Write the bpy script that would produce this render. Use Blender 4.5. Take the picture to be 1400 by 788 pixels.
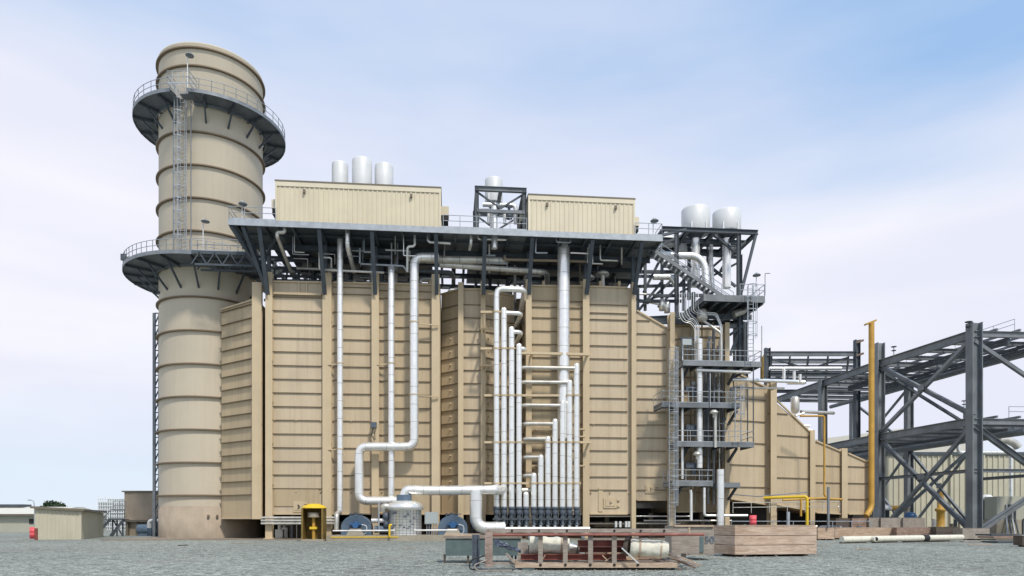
import bpy, math, random
from mathutils import Vector, Matrix
random.seed(7)
R = math.radians
S = bpy.context.scene
for o in list(bpy.data.objects): bpy.data.objects.remove(o)
COL = S.collection
# ---------------------------------------------------------------- camera
F = 930.0; CX = 700.0; HY = 714.0; EYE = 1.6
cam = bpy.data.cameras.new("camera"); camo = bpy.data.objects.new("camera", cam); COL.objects.link(camo)
cam.sensor_width = 36; cam.lens = 36*F/1400; cam.shift_y = (HY-394)/1400
cam.clip_start = 0.1; cam.clip_end = 6000
camo.location = (0, 0, EYE); camo.rotation_euler = (R(90), 0, 0)
S.camera = camo
# ---------------------------------------------------------------- world and sun
SUN_AZ, SUN_EL = R(152), R(52)
w = bpy.data.worlds.new("World"); S.world = w; w.use_nodes = True
nt = w.node_tree; N = nt.nodes; L = nt.links
for n in list(N): N.remove(n)
out = N.new('ShaderNodeOutputWorld'); bg = N.new('ShaderNodeBackground'); L.new(bg.outputs[0], out.inputs[0])
STR = 0.1
bg.inputs[1].default_value = STR
sky = N.new('ShaderNodeTexSky'); sky.sky_type = 'NISHITA'; sky.sun_disc = False
sky.sun_elevation = SUN_EL; sky.sun_rotation = SUN_AZ; sky.air_density = 1.2; sky.dust_density = 1.5
tc = N.new('ShaderNodeTexCoord')
sep = N.new('ShaderNodeSeparateXYZ'); L.new(tc.outputs['Generated'], sep.inputs[0])
def wmap(sc, loc=(0,0,0), rot=(0,0,0)):
    m = N.new('ShaderNodeMapping'); L.new(tc.outputs['Generated'], m.inputs[0])
    m.inputs['Scale'].default_value = sc; m.inputs['Location'].default_value = loc; m.inputs['Rotation'].default_value = rot
    return m
def wnoise(m, scale, det=4, rough=.5):
    n = N.new('ShaderNodeTexNoise'); n.inputs['Scale'].default_value = scale
    n.inputs['Detail'].default_value = det; n.inputs['Roughness'].default_value = rough
    L.new(m.outputs[0], n.inputs[0]); return n
def wmath(op, a, b=None, clamp=False):
    m = N.new('ShaderNodeMath'); m.operation = op; m.use_clamp = clamp
    for i, v in enumerate((a, b)):
        if v is None: continue
        if isinstance(v, (int, float)): m.inputs[i].default_value = v
        else: L.new(v, m.inputs[i])
    return m.outputs[0]
def wrange(v, a, b, c=0, d=1):
    m = N.new('ShaderNodeMapRange'); m.interpolation_type = 'SMOOTHSTEP'
    L.new(v, m.inputs[0])
    for i, x in enumerate((a, b, c, d)): m.inputs[i+1].default_value = x
    return m.outputs[0]
def wmix(f, a, b):
    m = N.new('ShaderNodeMix'); m.data_type = 'RGBA'
    if isinstance(f, float): m.inputs[0].default_value = f
    else: L.new(f, m.inputs[0])
    for i, v in ((6, a), (7, b)):
        if isinstance(v, tuple): m.inputs[i].default_value = (*v, 1)
        else: L.new(v, m.inputs[i])
    return m.outputs[2]
n1 = wnoise(wmap((.8, .8, 3.0), (1.3, .4, 0), (0, R(10), 0)), 1.6, 5, .5)
n2 = wnoise(wmap((.5, .5, 4.0), (4.1, 2.2, 1), (0, R(-12), 0)), 2.2, 3, .45)
elev = sep.outputs[2]
xx = sep.outputs[0]
# open blue higher up and to the right, veil of cloud lower down
blue = wrange(elev, .30, .62)
side = wrange(xx, -.45, .55, -.18, .34)
band = wrange(elev, .02, .24, .55, 0)
openn = wmath('ADD', wmath('ADD', wmath('MULTIPLY', blue, .75), wmath('MULTIPLY', side, blue)), band)
nn = wmath('ADD', wmath('MULTIPLY', wmath('SUBTRACT', n1.outputs[0], .5), 1.5), wmath('MULTIPLY', wmath('SUBTRACT', n2.outputs[0], .5), 1.0))
fac = wmath('ADD', wmath('ADD', openn, .07), wmath('MULTIPLY', nn, 1.15), True)
cloudcol = wmix(wrange(n2.outputs[0], .35, .65), (7.1, 7.3, 8.4), (8.35, 8.3, 8.85))
bluecol = wmix(.22, (3.5, 5.5, 8.6), sky.outputs[0])
lowblue = wmix(wrange(elev, .0, .22), (6.4, 7.9, 8.7), bluecol)
L.new(wmix(fac, cloudcol, lowblue), bg.inputs[0])
sd = bpy.data.lights.new("sun", 'SUN'); so = bpy.data.objects.new("sun", sd); COL.objects.link(so)
sd.energy = 2.8; sd.angle = R(6); sd.color = (1, .93, .82)
dv_ = Vector((math.sin(SUN_AZ)*math.cos(SUN_EL), math.cos(SUN_AZ)*math.cos(SUN_EL), math.sin(SUN_EL)))
so.rotation_euler = dv_.to_track_quat('Z', 'Y').to_euler(); so.location = (20, -40, 60)
S.view_settings.view_transform = 'Standard'; S.view_settings.look = 'None'
S.view_settings.exposure = 0.2; S.view_settings.gamma = 1
S.render.engine = 'CYCLES'
# ---------------------------------------------------------------- frames of reference
AL = R(5.2); CA, SA = math.cos(AL), math.sin(AL)
OY = 62.0; OX = (372-CX)/F*OY
def P(u, v, z): return Vector((OX+u*CA-v*SA, OY+u*SA+v*CA, z))
def U(px, v):
    k = (px-CX)/F
    return (k*(OY+v*CA)-OX+v*SA)/(CA-k*SA)
def ZZ(py, u, v): return EYE+(HY-py)/F*(OY+u*SA+v*CA)
def Q(px, py, v): u = U(px, v); return P(u, v, ZZ(py, u, v))
def QZ(px, z, v): return P(U(px, v), v, z)
def A(px, py, Y): return Vector(((px-CX)/F*Y, Y, EYE+(HY-py)/F*Y))
def AZ(px, z, Y): return Vector(((px-CX)/F*Y, Y, z))
VX = Vector((CA, SA, 0)); VY = Vector((-SA, CA, 0)); VZ = Vector((0, 0, 1))
# ---------------------------------------------------------------- materials
def mat(name, col, rough=.6, metal=0, var=.12, vscale=.35, streak=0, streak_col=(.2,.13,.08), fine=0, bump=0, bscale=20, grain=None, spec=.4):
    m = bpy.data.materials.new(name); m.use_nodes = True
    t = m.node_tree; b = t.nodes['Principled BSDF']
    b.inputs['Roughness'].default_value = rough; b.inputs['Metallic'].default_value = metal
    b.inputs['Specular IOR Level'].default_value = spec
    g = t.nodes.new('ShaderNodeNewGeometry')
    def noise(sc, mp=(1,1,1), det=5, rg=.55, dist=0):
        mm = t.nodes.new('ShaderNodeMapping'); mm.inputs['Scale'].default_value = mp
        t.links.new(g.outputs['Position'], mm.inputs[0])
        n = t.nodes.new('ShaderNodeTexNoise'); n.inputs['Scale'].default_value = sc
        n.inputs['Detail'].default_value = det; n.inputs['Roughness'].default_value = rg; n.inputs['Distortion'].default_value = dist
        t.links.new(mm.outputs[0], n.inputs[0]); return n.outputs[0]
    def ramp(f, a, c, lo, hi):
        r = t.nodes.new('ShaderNodeMapRange'); t.links.new(f, r.inputs[0])
        r.inputs[1].default_value = a; r.inputs[2].default_value = c; r.inputs[3].default_value = lo; r.inputs[4].default_value = hi
        return r.outputs[0]
    def mix(f, a, c, bt='MIX'):
        x = t.nodes.new('ShaderNodeMix'); x.data_type = 'RGBA'; x.blend_type = bt
        if isinstance(f, (int, float)): x.inputs[0].default_value = f
        else: t.links.new(f, x.inputs[0])
        for i, v in ((6, a), (7, c)):
            if isinstance(v, tuple): x.inputs[i].default_value = (*v, 1)
            else: t.links.new(v, x.inputs[i])
        return x.outputs[2]
    d = tuple(c*(1-var) for c in col); l = tuple(min(1, c*(1+var)) for c in col)
    c = mix(ramp(noise(vscale), .3, .7, 0, 1), d, l)
    if fine:
        c = mix(ramp(noise(bscale, det=3), .3, .7, 0, 1), c, mix(1.0, c, (1-fine,)*3, 'MULTIPLY'))
    if streak:
        c = mix(ramp(noise(1.0, (2.2, 2.2, .1), 6, .68), .47, .74, 0, streak), c, streak_col)
    if grain:
        c = mix(ramp(noise(2.2, grain, 5, .65, 1.6), .42, .62, 0, .8), c, tuple(x*k for x, k in zip(col, (.62, .54, .48))))
    t.links.new(c, b.inputs['Base Color'])
    if name in ('casing_paint', 'siding_paint', 'crate_wood', 'grey_weathered_wood', 'rack_steel_paint'):
        oi = t.nodes.new('ShaderNodeObjectInfo'); hv = t.nodes.new('ShaderNodeHueSaturation'); t.links.new(c, hv.inputs['Color'])
        t.links.new(ramp(oi.outputs['Random'], 0, 1, .9, 1.1), hv.inputs['Value']); t.links.new(ramp(oi.outputs['Random'], 0, 1, 1.1, .88), hv.inputs['Saturation']); c = hv.outputs[0]
        t.links.new(c, b.inputs['Base Color'])
    if bump:
        bp = t.nodes.new('ShaderNodeBump'); bp.inputs['Strength'].default_value = bump; bp.inputs['Distance'].default_value = .03
        t.links.new(noise(bscale, det=4), bp.inputs['Height']); t.links.new(bp.outputs[0], b.inputs['Normal'])
    t.links.new(ramp(noise(1.3), .3, .7, max(0, rough-.08), min(1, rough+.1)), b.inputs['Roughness'])
    return m
M = dict(
 tan=mat('casing_paint', (.505,.405,.265), .55, var=.08, vscale=.22, streak=.4, streak_col=(.27,.19,.11), fine=.05, bscale=6),
 tan2=mat('column_paint', (.54,.432,.28), .5, var=.06, vscale=.5, streak=.15, streak_col=(.3,.2,.12)),
 ribshade=mat('rib_shade_paint', (.21,.16,.105), .6, var=.15),  # dark brown paints in the shadow line of each rib
 stack=mat('stack_paint', (.55,.485,.375), .6, var=.06, vscale=.15, streak=.18, streak_col=(.33,.27,.2)),
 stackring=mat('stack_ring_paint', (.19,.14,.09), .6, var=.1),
 skirt=mat('weathered_skirt_paint', (.37,.305,.23), .7, var=.15, vscale=.8, streak=.35, streak_col=(.28,.21,.15)),
 cream=mat('siding_paint', (.65,.58,.435), .5, var=.05, vscale=.5, streak=.12, streak_col=(.4,.34,.22)),
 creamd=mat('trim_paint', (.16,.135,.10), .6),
 shed=mat('shed_siding', (.50,.47,.36), .55, var=.07, streak=.25, streak_col=(.33,.29,.2)),
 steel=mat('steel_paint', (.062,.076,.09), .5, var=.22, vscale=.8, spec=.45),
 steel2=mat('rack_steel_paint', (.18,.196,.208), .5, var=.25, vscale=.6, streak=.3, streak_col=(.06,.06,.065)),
 deck=mat('grating_steel', (.15,.165,.185), .6, var=.2, vscale=1.2),
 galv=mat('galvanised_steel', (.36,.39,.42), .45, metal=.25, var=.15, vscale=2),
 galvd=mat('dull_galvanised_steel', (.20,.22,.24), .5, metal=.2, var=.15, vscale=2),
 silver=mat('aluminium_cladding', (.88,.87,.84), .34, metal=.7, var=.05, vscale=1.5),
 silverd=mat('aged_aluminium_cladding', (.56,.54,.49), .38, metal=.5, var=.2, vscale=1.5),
 white=mat('silencer_paint', (.66,.67,.67), .5, metal=.1, var=.05, vscale=.8),
 hdr=mat('brown_header_paint', (.26,.21,.15), .55, var=.1),
 valve=mat('valve_grey_paint', (.085,.105,.135), .5, var=.25, vscale=6),
 blue=mat('pump_paint', (.10,.145,.20), .45, var=.2, vscale=2),
 bluebr=mat('bright_blue_paint', (.03,.10,.23), .4, var=.15),
 yellow=mat('yellow_paint', (.74,.50,.03), .5, var=.1, vscale=3),
 orange=mat('gas_pipe_paint', (.52,.30,.055), .5, var=.15, vscale=1, streak=.2),
 ochre=mat('ochre_paint', (.19,.125,.03), .6, var=.25, vscale=3),
 red=mat('red_primer', (.20,.06,.045), .65, var=.25, vscale=3),
 pink=mat('pink_paint', (.72,.10,.12), .5),
 wood=mat('crate_wood', (.54,.415,.315), .8, var=.12, vscale=1.5, grain=(.35,.35,3.2)),
 woodg=mat('grey_weathered_wood', (.34,.305,.265), .85, var=.2, vscale=2, grain=(.9,.9,10)),
 woodl=mat('light_timber', (.50,.40,.30), .8, var=.2, vscale=2, grain=(.9,.9,10)),
 woodd=mat('dark_timber', (.10,.08,.065), .85, var=.25, vscale=2),
 rustw=mat('rusty_timber', (.31,.22,.175), .85, var=.25, vscale=3, grain=(.9,.9,8)),
 rustp=mat('faded_pink_primer', (.36,.285,.25), .85, var=.25, vscale=3, grain=(.9,.9,4)),
 redd=mat('brown_red_rail_paint', (.27,.105,.08), .7, var=.3, vscale=3),
 canvas=mat('canvas_wrap', (.66,.64,.54), .85, var=.14, vscale=5, bump=.6, bscale=9),
 tarp=mat('blue_white_tarp', (.30,.34,.46), .7, var=.6, vscale=9, bump=.6, bscale=9),
 green=mat('green_grey_box_paint', (.10,.14,.14), .6, var=.2, vscale=3),
 conc=mat('concrete', (.36,.32,.25), .85, var=.15, vscale=.6, fine=.2, bscale=8),
 concb=mat('stained_concrete', (.27,.225,.175), .85, var=.2, vscale=.5, fine=.25, bscale=5),
 black=mat('black_rubber', (.02,.02,.022), .6),
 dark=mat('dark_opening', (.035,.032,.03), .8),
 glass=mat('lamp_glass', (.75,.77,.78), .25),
 box=mat('cabinet_paint', (.38,.42,.42), .5),
 bld=mat('far_building_paint', (.40,.40,.33), .7, var=.06),
 roofl=mat('pale_roof_sheet', (.62,.60,.52), .6, var=.05),
 leaf=mat('foliage', (.035,.06,.028), .8, var=.5, vscale=1.5),
 bark=mat('bark', (.09,.065,.045), .9),
)
def ground_mat():
    m = bpy.data.materials.new('gravel'); m.use_nodes = True; t = m.node_tree; b = t.nodes['Principled BSDF']
    g = t.nodes.new('ShaderNodeNewGeometry')
    def nz(sc, det, mp=(1,1,1)):
        mm = t.nodes.new('ShaderNodeMapping'); mm.inputs['Scale'].default_value = mp; t.links.new(g.outputs['Position'], mm.inputs[0])
        n = t.nodes.new('ShaderNodeTexNoise'); n.inputs['Scale'].default_value = sc; n.inputs['Detail'].default_value = det
        t.links.new(mm.outputs[0], n.inputs[0]); return n
    v = t.nodes.new('ShaderNodeTexVoronoi'); v.inputs['Scale'].default_value = 13; t.links.new(g.outputs['Position'], v.inputs['Vector'])
    cr = t.nodes.new('ShaderNodeValToRGB'); sp = t.nodes.new('ShaderNodeSeparateColor'); t.links.new(v.outputs['Color'], sp.inputs[0])
    t.links.new(sp.outputs[0], cr.inputs[0])
    e = cr.color_ramp.elements; e[0].color = (.14,.16,.145,1); e[1].color = (.46,.485,.43,1)
    e.new(.5).color = (.29,.315,.28,1)
    big = nz(.09, 4, (1, .35, 1)); mid = nz(1.1, 5)
    def mr(n, a, c, lo, hi):
        r = t.nodes.new('ShaderNodeMapRange'); t.links.new(n.outputs[0], r.inputs[0])
        for i, x in enumerate((a, c, lo, hi)): r.inputs[i+1].default_value = x
        return r.outputs[0]
    def mul(c, f):
        x = t.nodes.new('ShaderNodeMix'); x.data_type = 'RGBA'; x.blend_type = 'MULTIPLY'; x.inputs[0].default_value = 1
        t.links.new(c, x.inputs[6]); t.links.new(f, x.inputs[7]); return x.outputs[2]
    v2 = t.nodes.new('ShaderNodeTexVoronoi'); v2.inputs['Scale'].default_value = 4.5; t.links.new(g.outputs['Position'], v2.inputs['Vector'])
    sp2 = t.nodes.new('ShaderNodeSeparateColor'); t.links.new(v2.outputs['Color'], sp2.inputs[0])
    r2 = t.nodes.new('ShaderNodeMapRange'); t.links.new(sp2.outputs[1], r2.inputs[0]); r2.inputs[3].default_value = .62; r2.inputs[4].default_value = 1.3
    c = mul(mul(mul(cr.outputs[0], r2.outputs[0]), mr(big, .3, .7, .8, 1.15)), mr(mid, .25, .75, .87, 1.12))
    pk = t.nodes.new('ShaderNodeMix'); pk.data_type = 'RGBA'; t.links.new(mr(nz(.3, 3, (1,.4,1)), .55, .75, 0, .35), pk.inputs[0])
    t.links.new(c, pk.inputs[6]); pk.inputs[7].default_value = (.30,.265,.235,1)
    t.links.new(pk.outputs[2], b.inputs['Base Color']); b.inputs['Roughness'].default_value = .9
    bp = t.nodes.new('ShaderNodeBump'); bp.inputs['Strength'].default_value = 1.0; bp.inputs['Distance'].default_value = .09
    t.links.new(v.outputs['Distance'], bp.inputs['Height']); t.links.new(bp.outputs[0], b.inputs['Normal'])
    return m
# ---------------------------------------------------------------- mesh builder
class MB:
    def __init__(s): s.v = []; s.f = []; s.sm = []
    def add(s, vs, fs, smooth=False):
        n = len(s.v); s.v += [Vector(x) for x in vs]
        for f in fs: s.f.append([n+i for i in f]); s.sm.append(smooth)
        return s
    def hexa(s, p):   # p: bottom 4 ring, top 4 ring
        return s.add(p, [(0,3,2,1),(4,5,6,7),(0,1,5,4),(1,2,6,5),(2,3,7,6),(3,0,4,7)])
    def pbox(s, u0, u1, v0, v1, z0, z1):
        return s.hexa([P(u0,v0,z0),P(u1,v0,z0),P(u1,v1,z0),P(u0,v1,z0),P(u0,v0,z1),P(u1,v0,z1),P(u1,v1,z1),P(u0,v1,z1)])
    def box(s, c, sx, sy, sz, rz=0):   # c = bottom centre
        x = Vector((math.cos(rz), math.sin(rz), 0))*sx/2; y = Vector((-math.sin(rz), math.cos(rz), 0))*sy/2; z = VZ*sz; c = Vector(c)
        return s.hexa([c-x-y, c+x-y, c+x+y, c-x+y, c-x-y+z, c+x-y+z, c+x+y+z, c-x+y+z])
    def axes(s, p, q, up=None):
        d = (q-p).normalized(); u = up if up is not None else VZ
        if abs(d.dot(u)) > .98: u = VY
        x = d.cross(u).normalized(); y = x.cross(d).normalized(); return d, x, y
    def bar(s, p, q, w, h=None, up=None):
        p = Vector(p); q = Vector(q); h = h or w; d, x, y = s.axes(p, q, up); x = x*w/2; y = y*h/2
        return s.hexa([p-x-y, p+x-y, q+x-y, q-x-y, p-x+y, p+x+y, q+x+y, q-x+y])
    def ibeam(s, p, q, w, h, up=None, t=None):
        p = Vector(p); q = Vector(q); d, x, y = s.axes(p, q, up); t = t or max(.03, h*.07)
        s.bar(p+y*(h/2-t/2), q+y*(h/2-t/2), w, t, up if up is not None else None)
        s.bar(p-y*(h/2-t/2), q-y*(h/2-t/2), w, t, up)
        return s.bar(p, q, t*.8, h-2*t, up)
    def cyl(s, p, q, r, r1=None, n=14, caps=True):
        p = Vector(p); q = Vector(q); r1 = r if r1 is None else r1; d, x, y = s.axes(p, q)
        a = [p+(x*math.cos(2*math.pi*i/n)+y*math.sin(2*math.pi*i/n))*r for i in range(n)]
        b = [q+(x*math.cos(2*math.pi*i/n)+y*math.sin(2*math.pi*i/n))*r1 for i in range(n)]
        s.add(a+b, [(i, (i+1) % n, n+(i+1) % n, n+i) for i in range(n)], True)
        if caps: s.add(a, [tuple(range(n))[::-1]]); s.add(b, [tuple(range(n))])
        return s
    def tube(s, pts, r, bend=None, n=12, caps=True):
        pts = [Vector(p) for p in pts]; bend = r*2.2 if bend is None else bend
        path = [pts[0]]
        for i in range(1, len(pts)-1):
            a, b, c = pts[i-1], pts[i], pts[i+1]
            k = min(bend, (a-b).length*.45, (c-b).length*.45)
            p0 = b+(a-b).normalized()*k; p1 = b+(c-b).normalized()*k
            for j in range(6):
                t = j/5; path.append(p0*(1-t)**2+b*2*t*(1-t)+p1*t*t)
        path.append(pts[-1])
        d0 = (path[1]-path[0]).normalized(); x = d0.orthogonal().normalized(); rings = []
        for i, p in enumerate(path):
            d = (path[min(i+1, len(path)-1)]-path[max(i-1, 0)]).normalized()
            x = (x-d*x.dot(d)).normalized(); y = d.cross(x)
            rings.append([p+(x*math.cos(2*math.pi*k/n)+y*math.sin(2*math.pi*k/n))*r for k in range(n)])
        fs = [(i*n+k, i*n+(k+1) % n, (i+1)*n+(k+1) % n, (i+1)*n+k) for i in range(len(rings)-1) for k in range(n)]
        s.add([v for rg in rings for v in rg], fs, True)
        if caps: s.add(rings[0], [tuple(range(n))[::-1]]); s.add(rings[-1], [tuple(range(n))])
        return s
    def lathe(s, c, prof, n=32, a0=0, a1=2*math.pi, smooth=True):
        c = Vector(c); full = abs(a1-a0-2*math.pi) < 1e-6; m = n if full else n+1
        vs = [c+Vector((math.cos(a0+(a1-a0)*i/n)*r, math.sin(a0+(a1-a0)*i/n)*r, z)) for r, z in prof for i in range(m)]
        fs = []
        for j in range(len(prof)-1):
            for i in range(n):
                k = (i+1) % m
                fs.append((j*m+i, j*m+k, (j+1)*m+k, (j+1)*m+i))
        return s.add(vs, fs, smooth)
    def rail(s, pts, h=1.07, sp=1.6, r=.028, toe=True, closed=False):
        pts = [Vector(p) for p in pts]
        if closed: pts = pts+[pts[0]]
        for a, b in zip(pts[:-1], pts[1:]):
            for k in (h, h*.55): s.cyl(a+VZ*k, b+VZ*k, r, n=5, caps=False)
            if toe: s.bar(a+VZ*.07, b+VZ*.07, .02, .12)
            n = max(1, round((b-a).length/sp))
            for i in range(n+1):
                p = a.lerp(b, i/n); s.cyl(p, p+VZ*h, r, n=5, caps=False)
        return s
    def ladder(s, p, q, side, w=.5, cage=True, out=None, r=.03):
        p = Vector(p); q = Vector(q); side = side.normalized()
        for k in (-1, 1): s.bar(p+side*w/2*k, q+side*w/2*k, r*2, r*2)
        n = int((q-p).length/.35)
        for i in range(n): c = p.lerp(q, (i+.5)/n); s.bar(c-side*w/2, c+side*w/2, r*1.1, r*1.1)
        if cage:
            H = (q-p).length; n = int(H/1.1); cr = .42; o = out.normalized()
            def cp(c, a): return c+side*math.sin(a)*cr+o*(cr*.9+.05-math.cos(a)*cr)
            for i in range(n+1):
                c = p.lerp(q, i/n) if n else p
                if (c-p).length < 1.8 and H > 4: continue
                pr = [cp(c, .6+ (2*math.pi-1.2)*k/9) for k in range(10)]
                for a, b in zip(pr[:-1], pr[1:]): s.bar(a, b, .02, .06)
            z0 = p.lerp(q, min(1, 2/H))
            for k in range(1, 9, 1):
                a = .6+(2*math.pi-1.2)*k/9
                if k % 2 or k == 4: s.bar(cp(z0, a), cp(q, a), .03, .03)
        return s
    def siding(s, p, q, z0, z1, step=.4, d=.05):
        # corrugated sheet between two foot points, outward = right-hand side of p->q
        p = Vector((p[0], p[1], 0)); q = Vector((q[0], q[1], 0)); dd = (q-p).normalized(); nrm = Vector((dd.y, -dd.x, 0))
        n = max(2, round((q-p).length/step)); vs = []; x = 0; Ls = (q-p).length/n
        prof = [(0, 0), (.62, 0), (.70, d), (.92, d)]
        for i in range(n):
            for a, o in prof: vs.append(p+dd*(i+a)*Ls+nrm*o)
        vs.append(q)
        m = len(vs)
        z0f = z0 if callable(z0) else (lambda t: z0); z1f = z1 if callable(z1) else (lambda t: z1)
        tt = [(v-p).dot(dd)/(q-p).length for v in vs]
        bot = [v+VZ*z0f(t) for v, t in zip(vs, tt)]; top = [v+VZ*z1f(t) for v, t in zip(vs, tt)]
        return s.add(bot+top, [(i, i+1, m+i+1, m+i) for i in range(m-1)])
OFF = {}
def build(name, mb, m, off=Vector((0,0,0)), parent=None):
    me = bpy.data.meshes.new(name); me.from_pydata([tuple(v-off) for v in mb.v], [], mb.f)
    me.polygons.foreach_set('use_smooth', mb.sm); me.materials.append(M[m] if isinstance(m, str) else m); me.update()
    o = bpy.data.objects.new(name, me); COL.objects.link(o)
    if parent is not None: o.parent = parent
    OFF[o.name] = off
    return o
def tag(o, label=None, cat=None, group=None, kind=None):
    if label: o['label'] = label
    if cat: o['category'] = cat
    if group: o['group'] = group
    if kind: o['kind'] = kind
    return o
def thing(name, base, label, cat, group=None):
    o = bpy.data.objects.new(name, None); o.empty_display_size = .5; COL.objects.link(o); o.location = Vector(base)
    OFF[o.name] = Vector(base); return tag(o, label, cat, group)
def part(name, mb, m, parent, label=None):
    o = build(name, mb, m, OFF[parent.name], parent)
    if label: o['label'] = label
    return o
def single(name, mb, m, label, cat, group=None, kind=None):
    xs = [v.x for v in mb.v]; ys = [v.y for v in mb.v]; zs = [v.z for v in mb.v]
    b = Vector(((min(xs)+max(xs))/2, (min(ys)+max(ys))/2, min(zs)))
    o = build(name, mb, m, b); o.location = b
    return tag(o, label, cat, group, kind)
def dup(root, loc, rz=None, label=None, group=None):
    def cp(o, par):
        c = o.copy(); COL.objects.link(c); OFF[c.name] = OFF.get(o.name, Vector())
        if par is not None: c.parent = par
        for ch in list(o.children): cp(ch, c)
        return c
    r = cp(root, None); r.location = Vector(loc)
    if rz is not None: r.rotation_euler = (0, 0, rz)
    if label: r['label'] = label
    if group: r['group'] = group
    return r
def text_mb(txt, size, origin, xdir, ydir=VZ, thick=.006):
    cu = bpy.data.curves.new('t', 'FONT'); cu.body = txt; cu.size = size; cu.extrude = thick
    o = bpy.data.objects.new('t', cu); COL.objects.link(o)
    me = bpy.data.meshes.new_from_object(o.evaluated_get(bpy.context.evaluated_depsgraph_get()))
    nrm = xdir.cross(ydir); mb = MB()
    mb.add([origin+xdir*v.co.x+ydir*v.co.y+nrm*v.co.z for v in me.vertices], [tuple(p.vertices) for p in me.polygons])
    bpy.data.objects.remove(o); bpy.data.curves.remove(cu); return mb
# ================================================================ SETTING
g = MB(); g.add([(-1500,-60,0),(1500,-60,0),(1500,3000,0),(-1500,3000,0)], [(0,1,2,3)])
tag(build('ground', g, ground_mat()), kind='structure')
g = MB(); u0 = U(205, -2.5)
g.pbox(U(150, 0), U(1195, -2), -1.6, 24, -.2, .07)
tag(build('concrete_pad', g, 'concb'), kind='structure')
# ================================================================ BOILER
VB = 17.0
zc = [22.13-1.247*i for i in range(15)]
boiler = thing('heat_recovery_boiler', P(10, 0, 0), 'huge tan steel boiler casing with horizontal ribs and tall columns right of the round stack', 'boiler')
def section(name, px0, v0, px1, v1, t0, t1, b0, b1, zs, back=None, rib=.13, cols=(0, 0), boss=()):
    fa, fb = Q(px0, b0, v0), Q(px1, b1, v1); ta, tb = Q(px0, t0, v0), Q(px1, t1, v1)
    ua, ub = U(px0, v0), U(px1, v1)
    bka = VB-v0 if back is None else back; bkb = VB-v1 if back is None else back
    mb = MB().hexa([fa, fb, P(ub, bkb, fb.z), P(ua, bka, fa.z), ta, tb, P(ub, bkb, tb.z), P(ua, bka, ta.z)])
    sk = part(name, mb, 'tan', boiler)
    rb = MB(); eb = MB(); d = (fb-fa); d.z = 0; Ls = d.length; d.normalize(); nr = Vector((d.y, -d.x, 0))
    g0, g1 = cols
    for z in zs:
        # clip at sloped top / bottom
        a, b = g0, Ls-g1
        za, zb = ta.z, tb.z
        def zt(s): return za+(zb-za)*s/Ls
        def zbm(s): return fa.z+(fb.z-fa.z)*s/Ls
        pts = [a+(b-a)*k/24 for k in range(25)]; ok = [s for s in pts if zt(s)-.15 > z > zbm(s)+.1]
        if len(ok) < 2: continue
        a, b = ok[0], ok[-1]
        pa = Vector((fa.x, fa.y, 0))+d*a+VZ*z+nr*(rib/2-.002); pb = Vector((fa.x, fa.y, 0))+d*b+VZ*z+nr*(rib/2-.002)
        part('rib', MB().bar(pa, pb, rib, .05), 'ribshade', sk)
    # edge trims
    part('top_trim', MB().bar(ta+nr*.06+d*g0, tb+nr*.06-d*g1, .16, .14), 'tan2', sk); part('bottom_trim', MB().bar(fa+nr*.06+d*g0, fb+nr*.06-d*g1, .16, .12), 'tan2', sk)
    for (s, z) in boss:
        c = Vector((fa.x, fa.y, 0))+d*Ls*s+VZ*z+nr*0; part('stud', MB().cyl(c, c+nr*.16, .09, .05, n=8), 'tan2', sk)
    return sk
def column(pxc, v, ytop, w=.72, dep=.5, ybot=None, mt='tan2', name='column'):
    """H column with outer flange standing proud of the skin"""
    u = U(pxc, v-dep); zt = ZZ(ytop, u, v-dep); zb = .07 if ybot is None else ZZ(ybot, u, v-dep)
    mb = MB(); mb.pbox(u-w/2, u+w/2, v-dep, v-dep+.05, zb, zt); mb.pbox(u-.03, u+.03, v-dep+.05, v-.002, zb, zt-.003)
    mb.pbox(u-w/2, u+w/2, v-.07, v-.004, zb, zt-.006)
    if ybot is None: mb.pbox(u-w/2-.12, u+w/2+.12, v-dep-.12, v+.1, .074, .14)
    k = zb+1.2
    while k < zt-.5:
        mb.pbox(u-w/2+.01, u+w/2-.01, v-dep+.05, v-.004, k, k+.03); k += 3.74
    return part(name, mb, mt, boiler)
b7 = [(.15, 10.9), (.5, 10.9), (.9, 10.9), (.1, 4.4), (.5, 4.4), (.9, 4.4)]
# transition duct towards the stack
section('transition_duct', 303, 3.6, 352, 0.2, 424, 409, 709, 709, [21.6-1.247*i for i in range(15)], rib=.2)
section('wall_panel', 363, 0, 447, 0, 385, 387, 703, 703, zc, cols=(.5, .3), boss=b7)
section('wall_panel', 447.3, 0, 513, 0, 387, 388, 703, 703, [23.2, 22.9-.35]+zc[1:], cols=(.5, .3), boss=b7)
section('wall_panel', 513.3, 0, 602, 0, 388, 390, 703, 703, [23.0, 22.3]+zc[1:], cols=(.3, .3), boss=b7)
wing = [22.3-1.247*i for i in range(15)]
section('wall_panel', 603.5, 2.8, 629, 1.2, 403, 396, 703, 703, wing, cols=(0, .2), boss=[(.5, z-.6) for z in wing])
section('wall_panel', 629.3, 1.2, 660, 1.2, 396, 396, 703, 703, wing, cols=(.2, .2))
section('wall_panel', 660.3, 1.2, 703, 2.8, 397, 405, 703, 703, wing, cols=(.3, 0), boss=[(.16, z-.6) for z in wing])
section('recess_panel', 703.3, 5.5, 720, 5.5, 410, 410, 700, 700, wing)
section('wall_panel', 719, 0, 801, 0, 391, 392, 703, 703, [22.5, 21.9]+zc[1:], cols=(.4, .3), boss=[(.08, 20.2), (.08, 13.6)])
section('wall_panel', 801.3, 0, 866, 0, 392, 394, 703, 703, [22.3, 21.5]+zc[1:], cols=(.35, .6), boss=b7)
section('wall_panel', 866.3, 0, 913, 0, 425, 448, 684, 684, zc, cols=(.3, .2))
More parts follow.
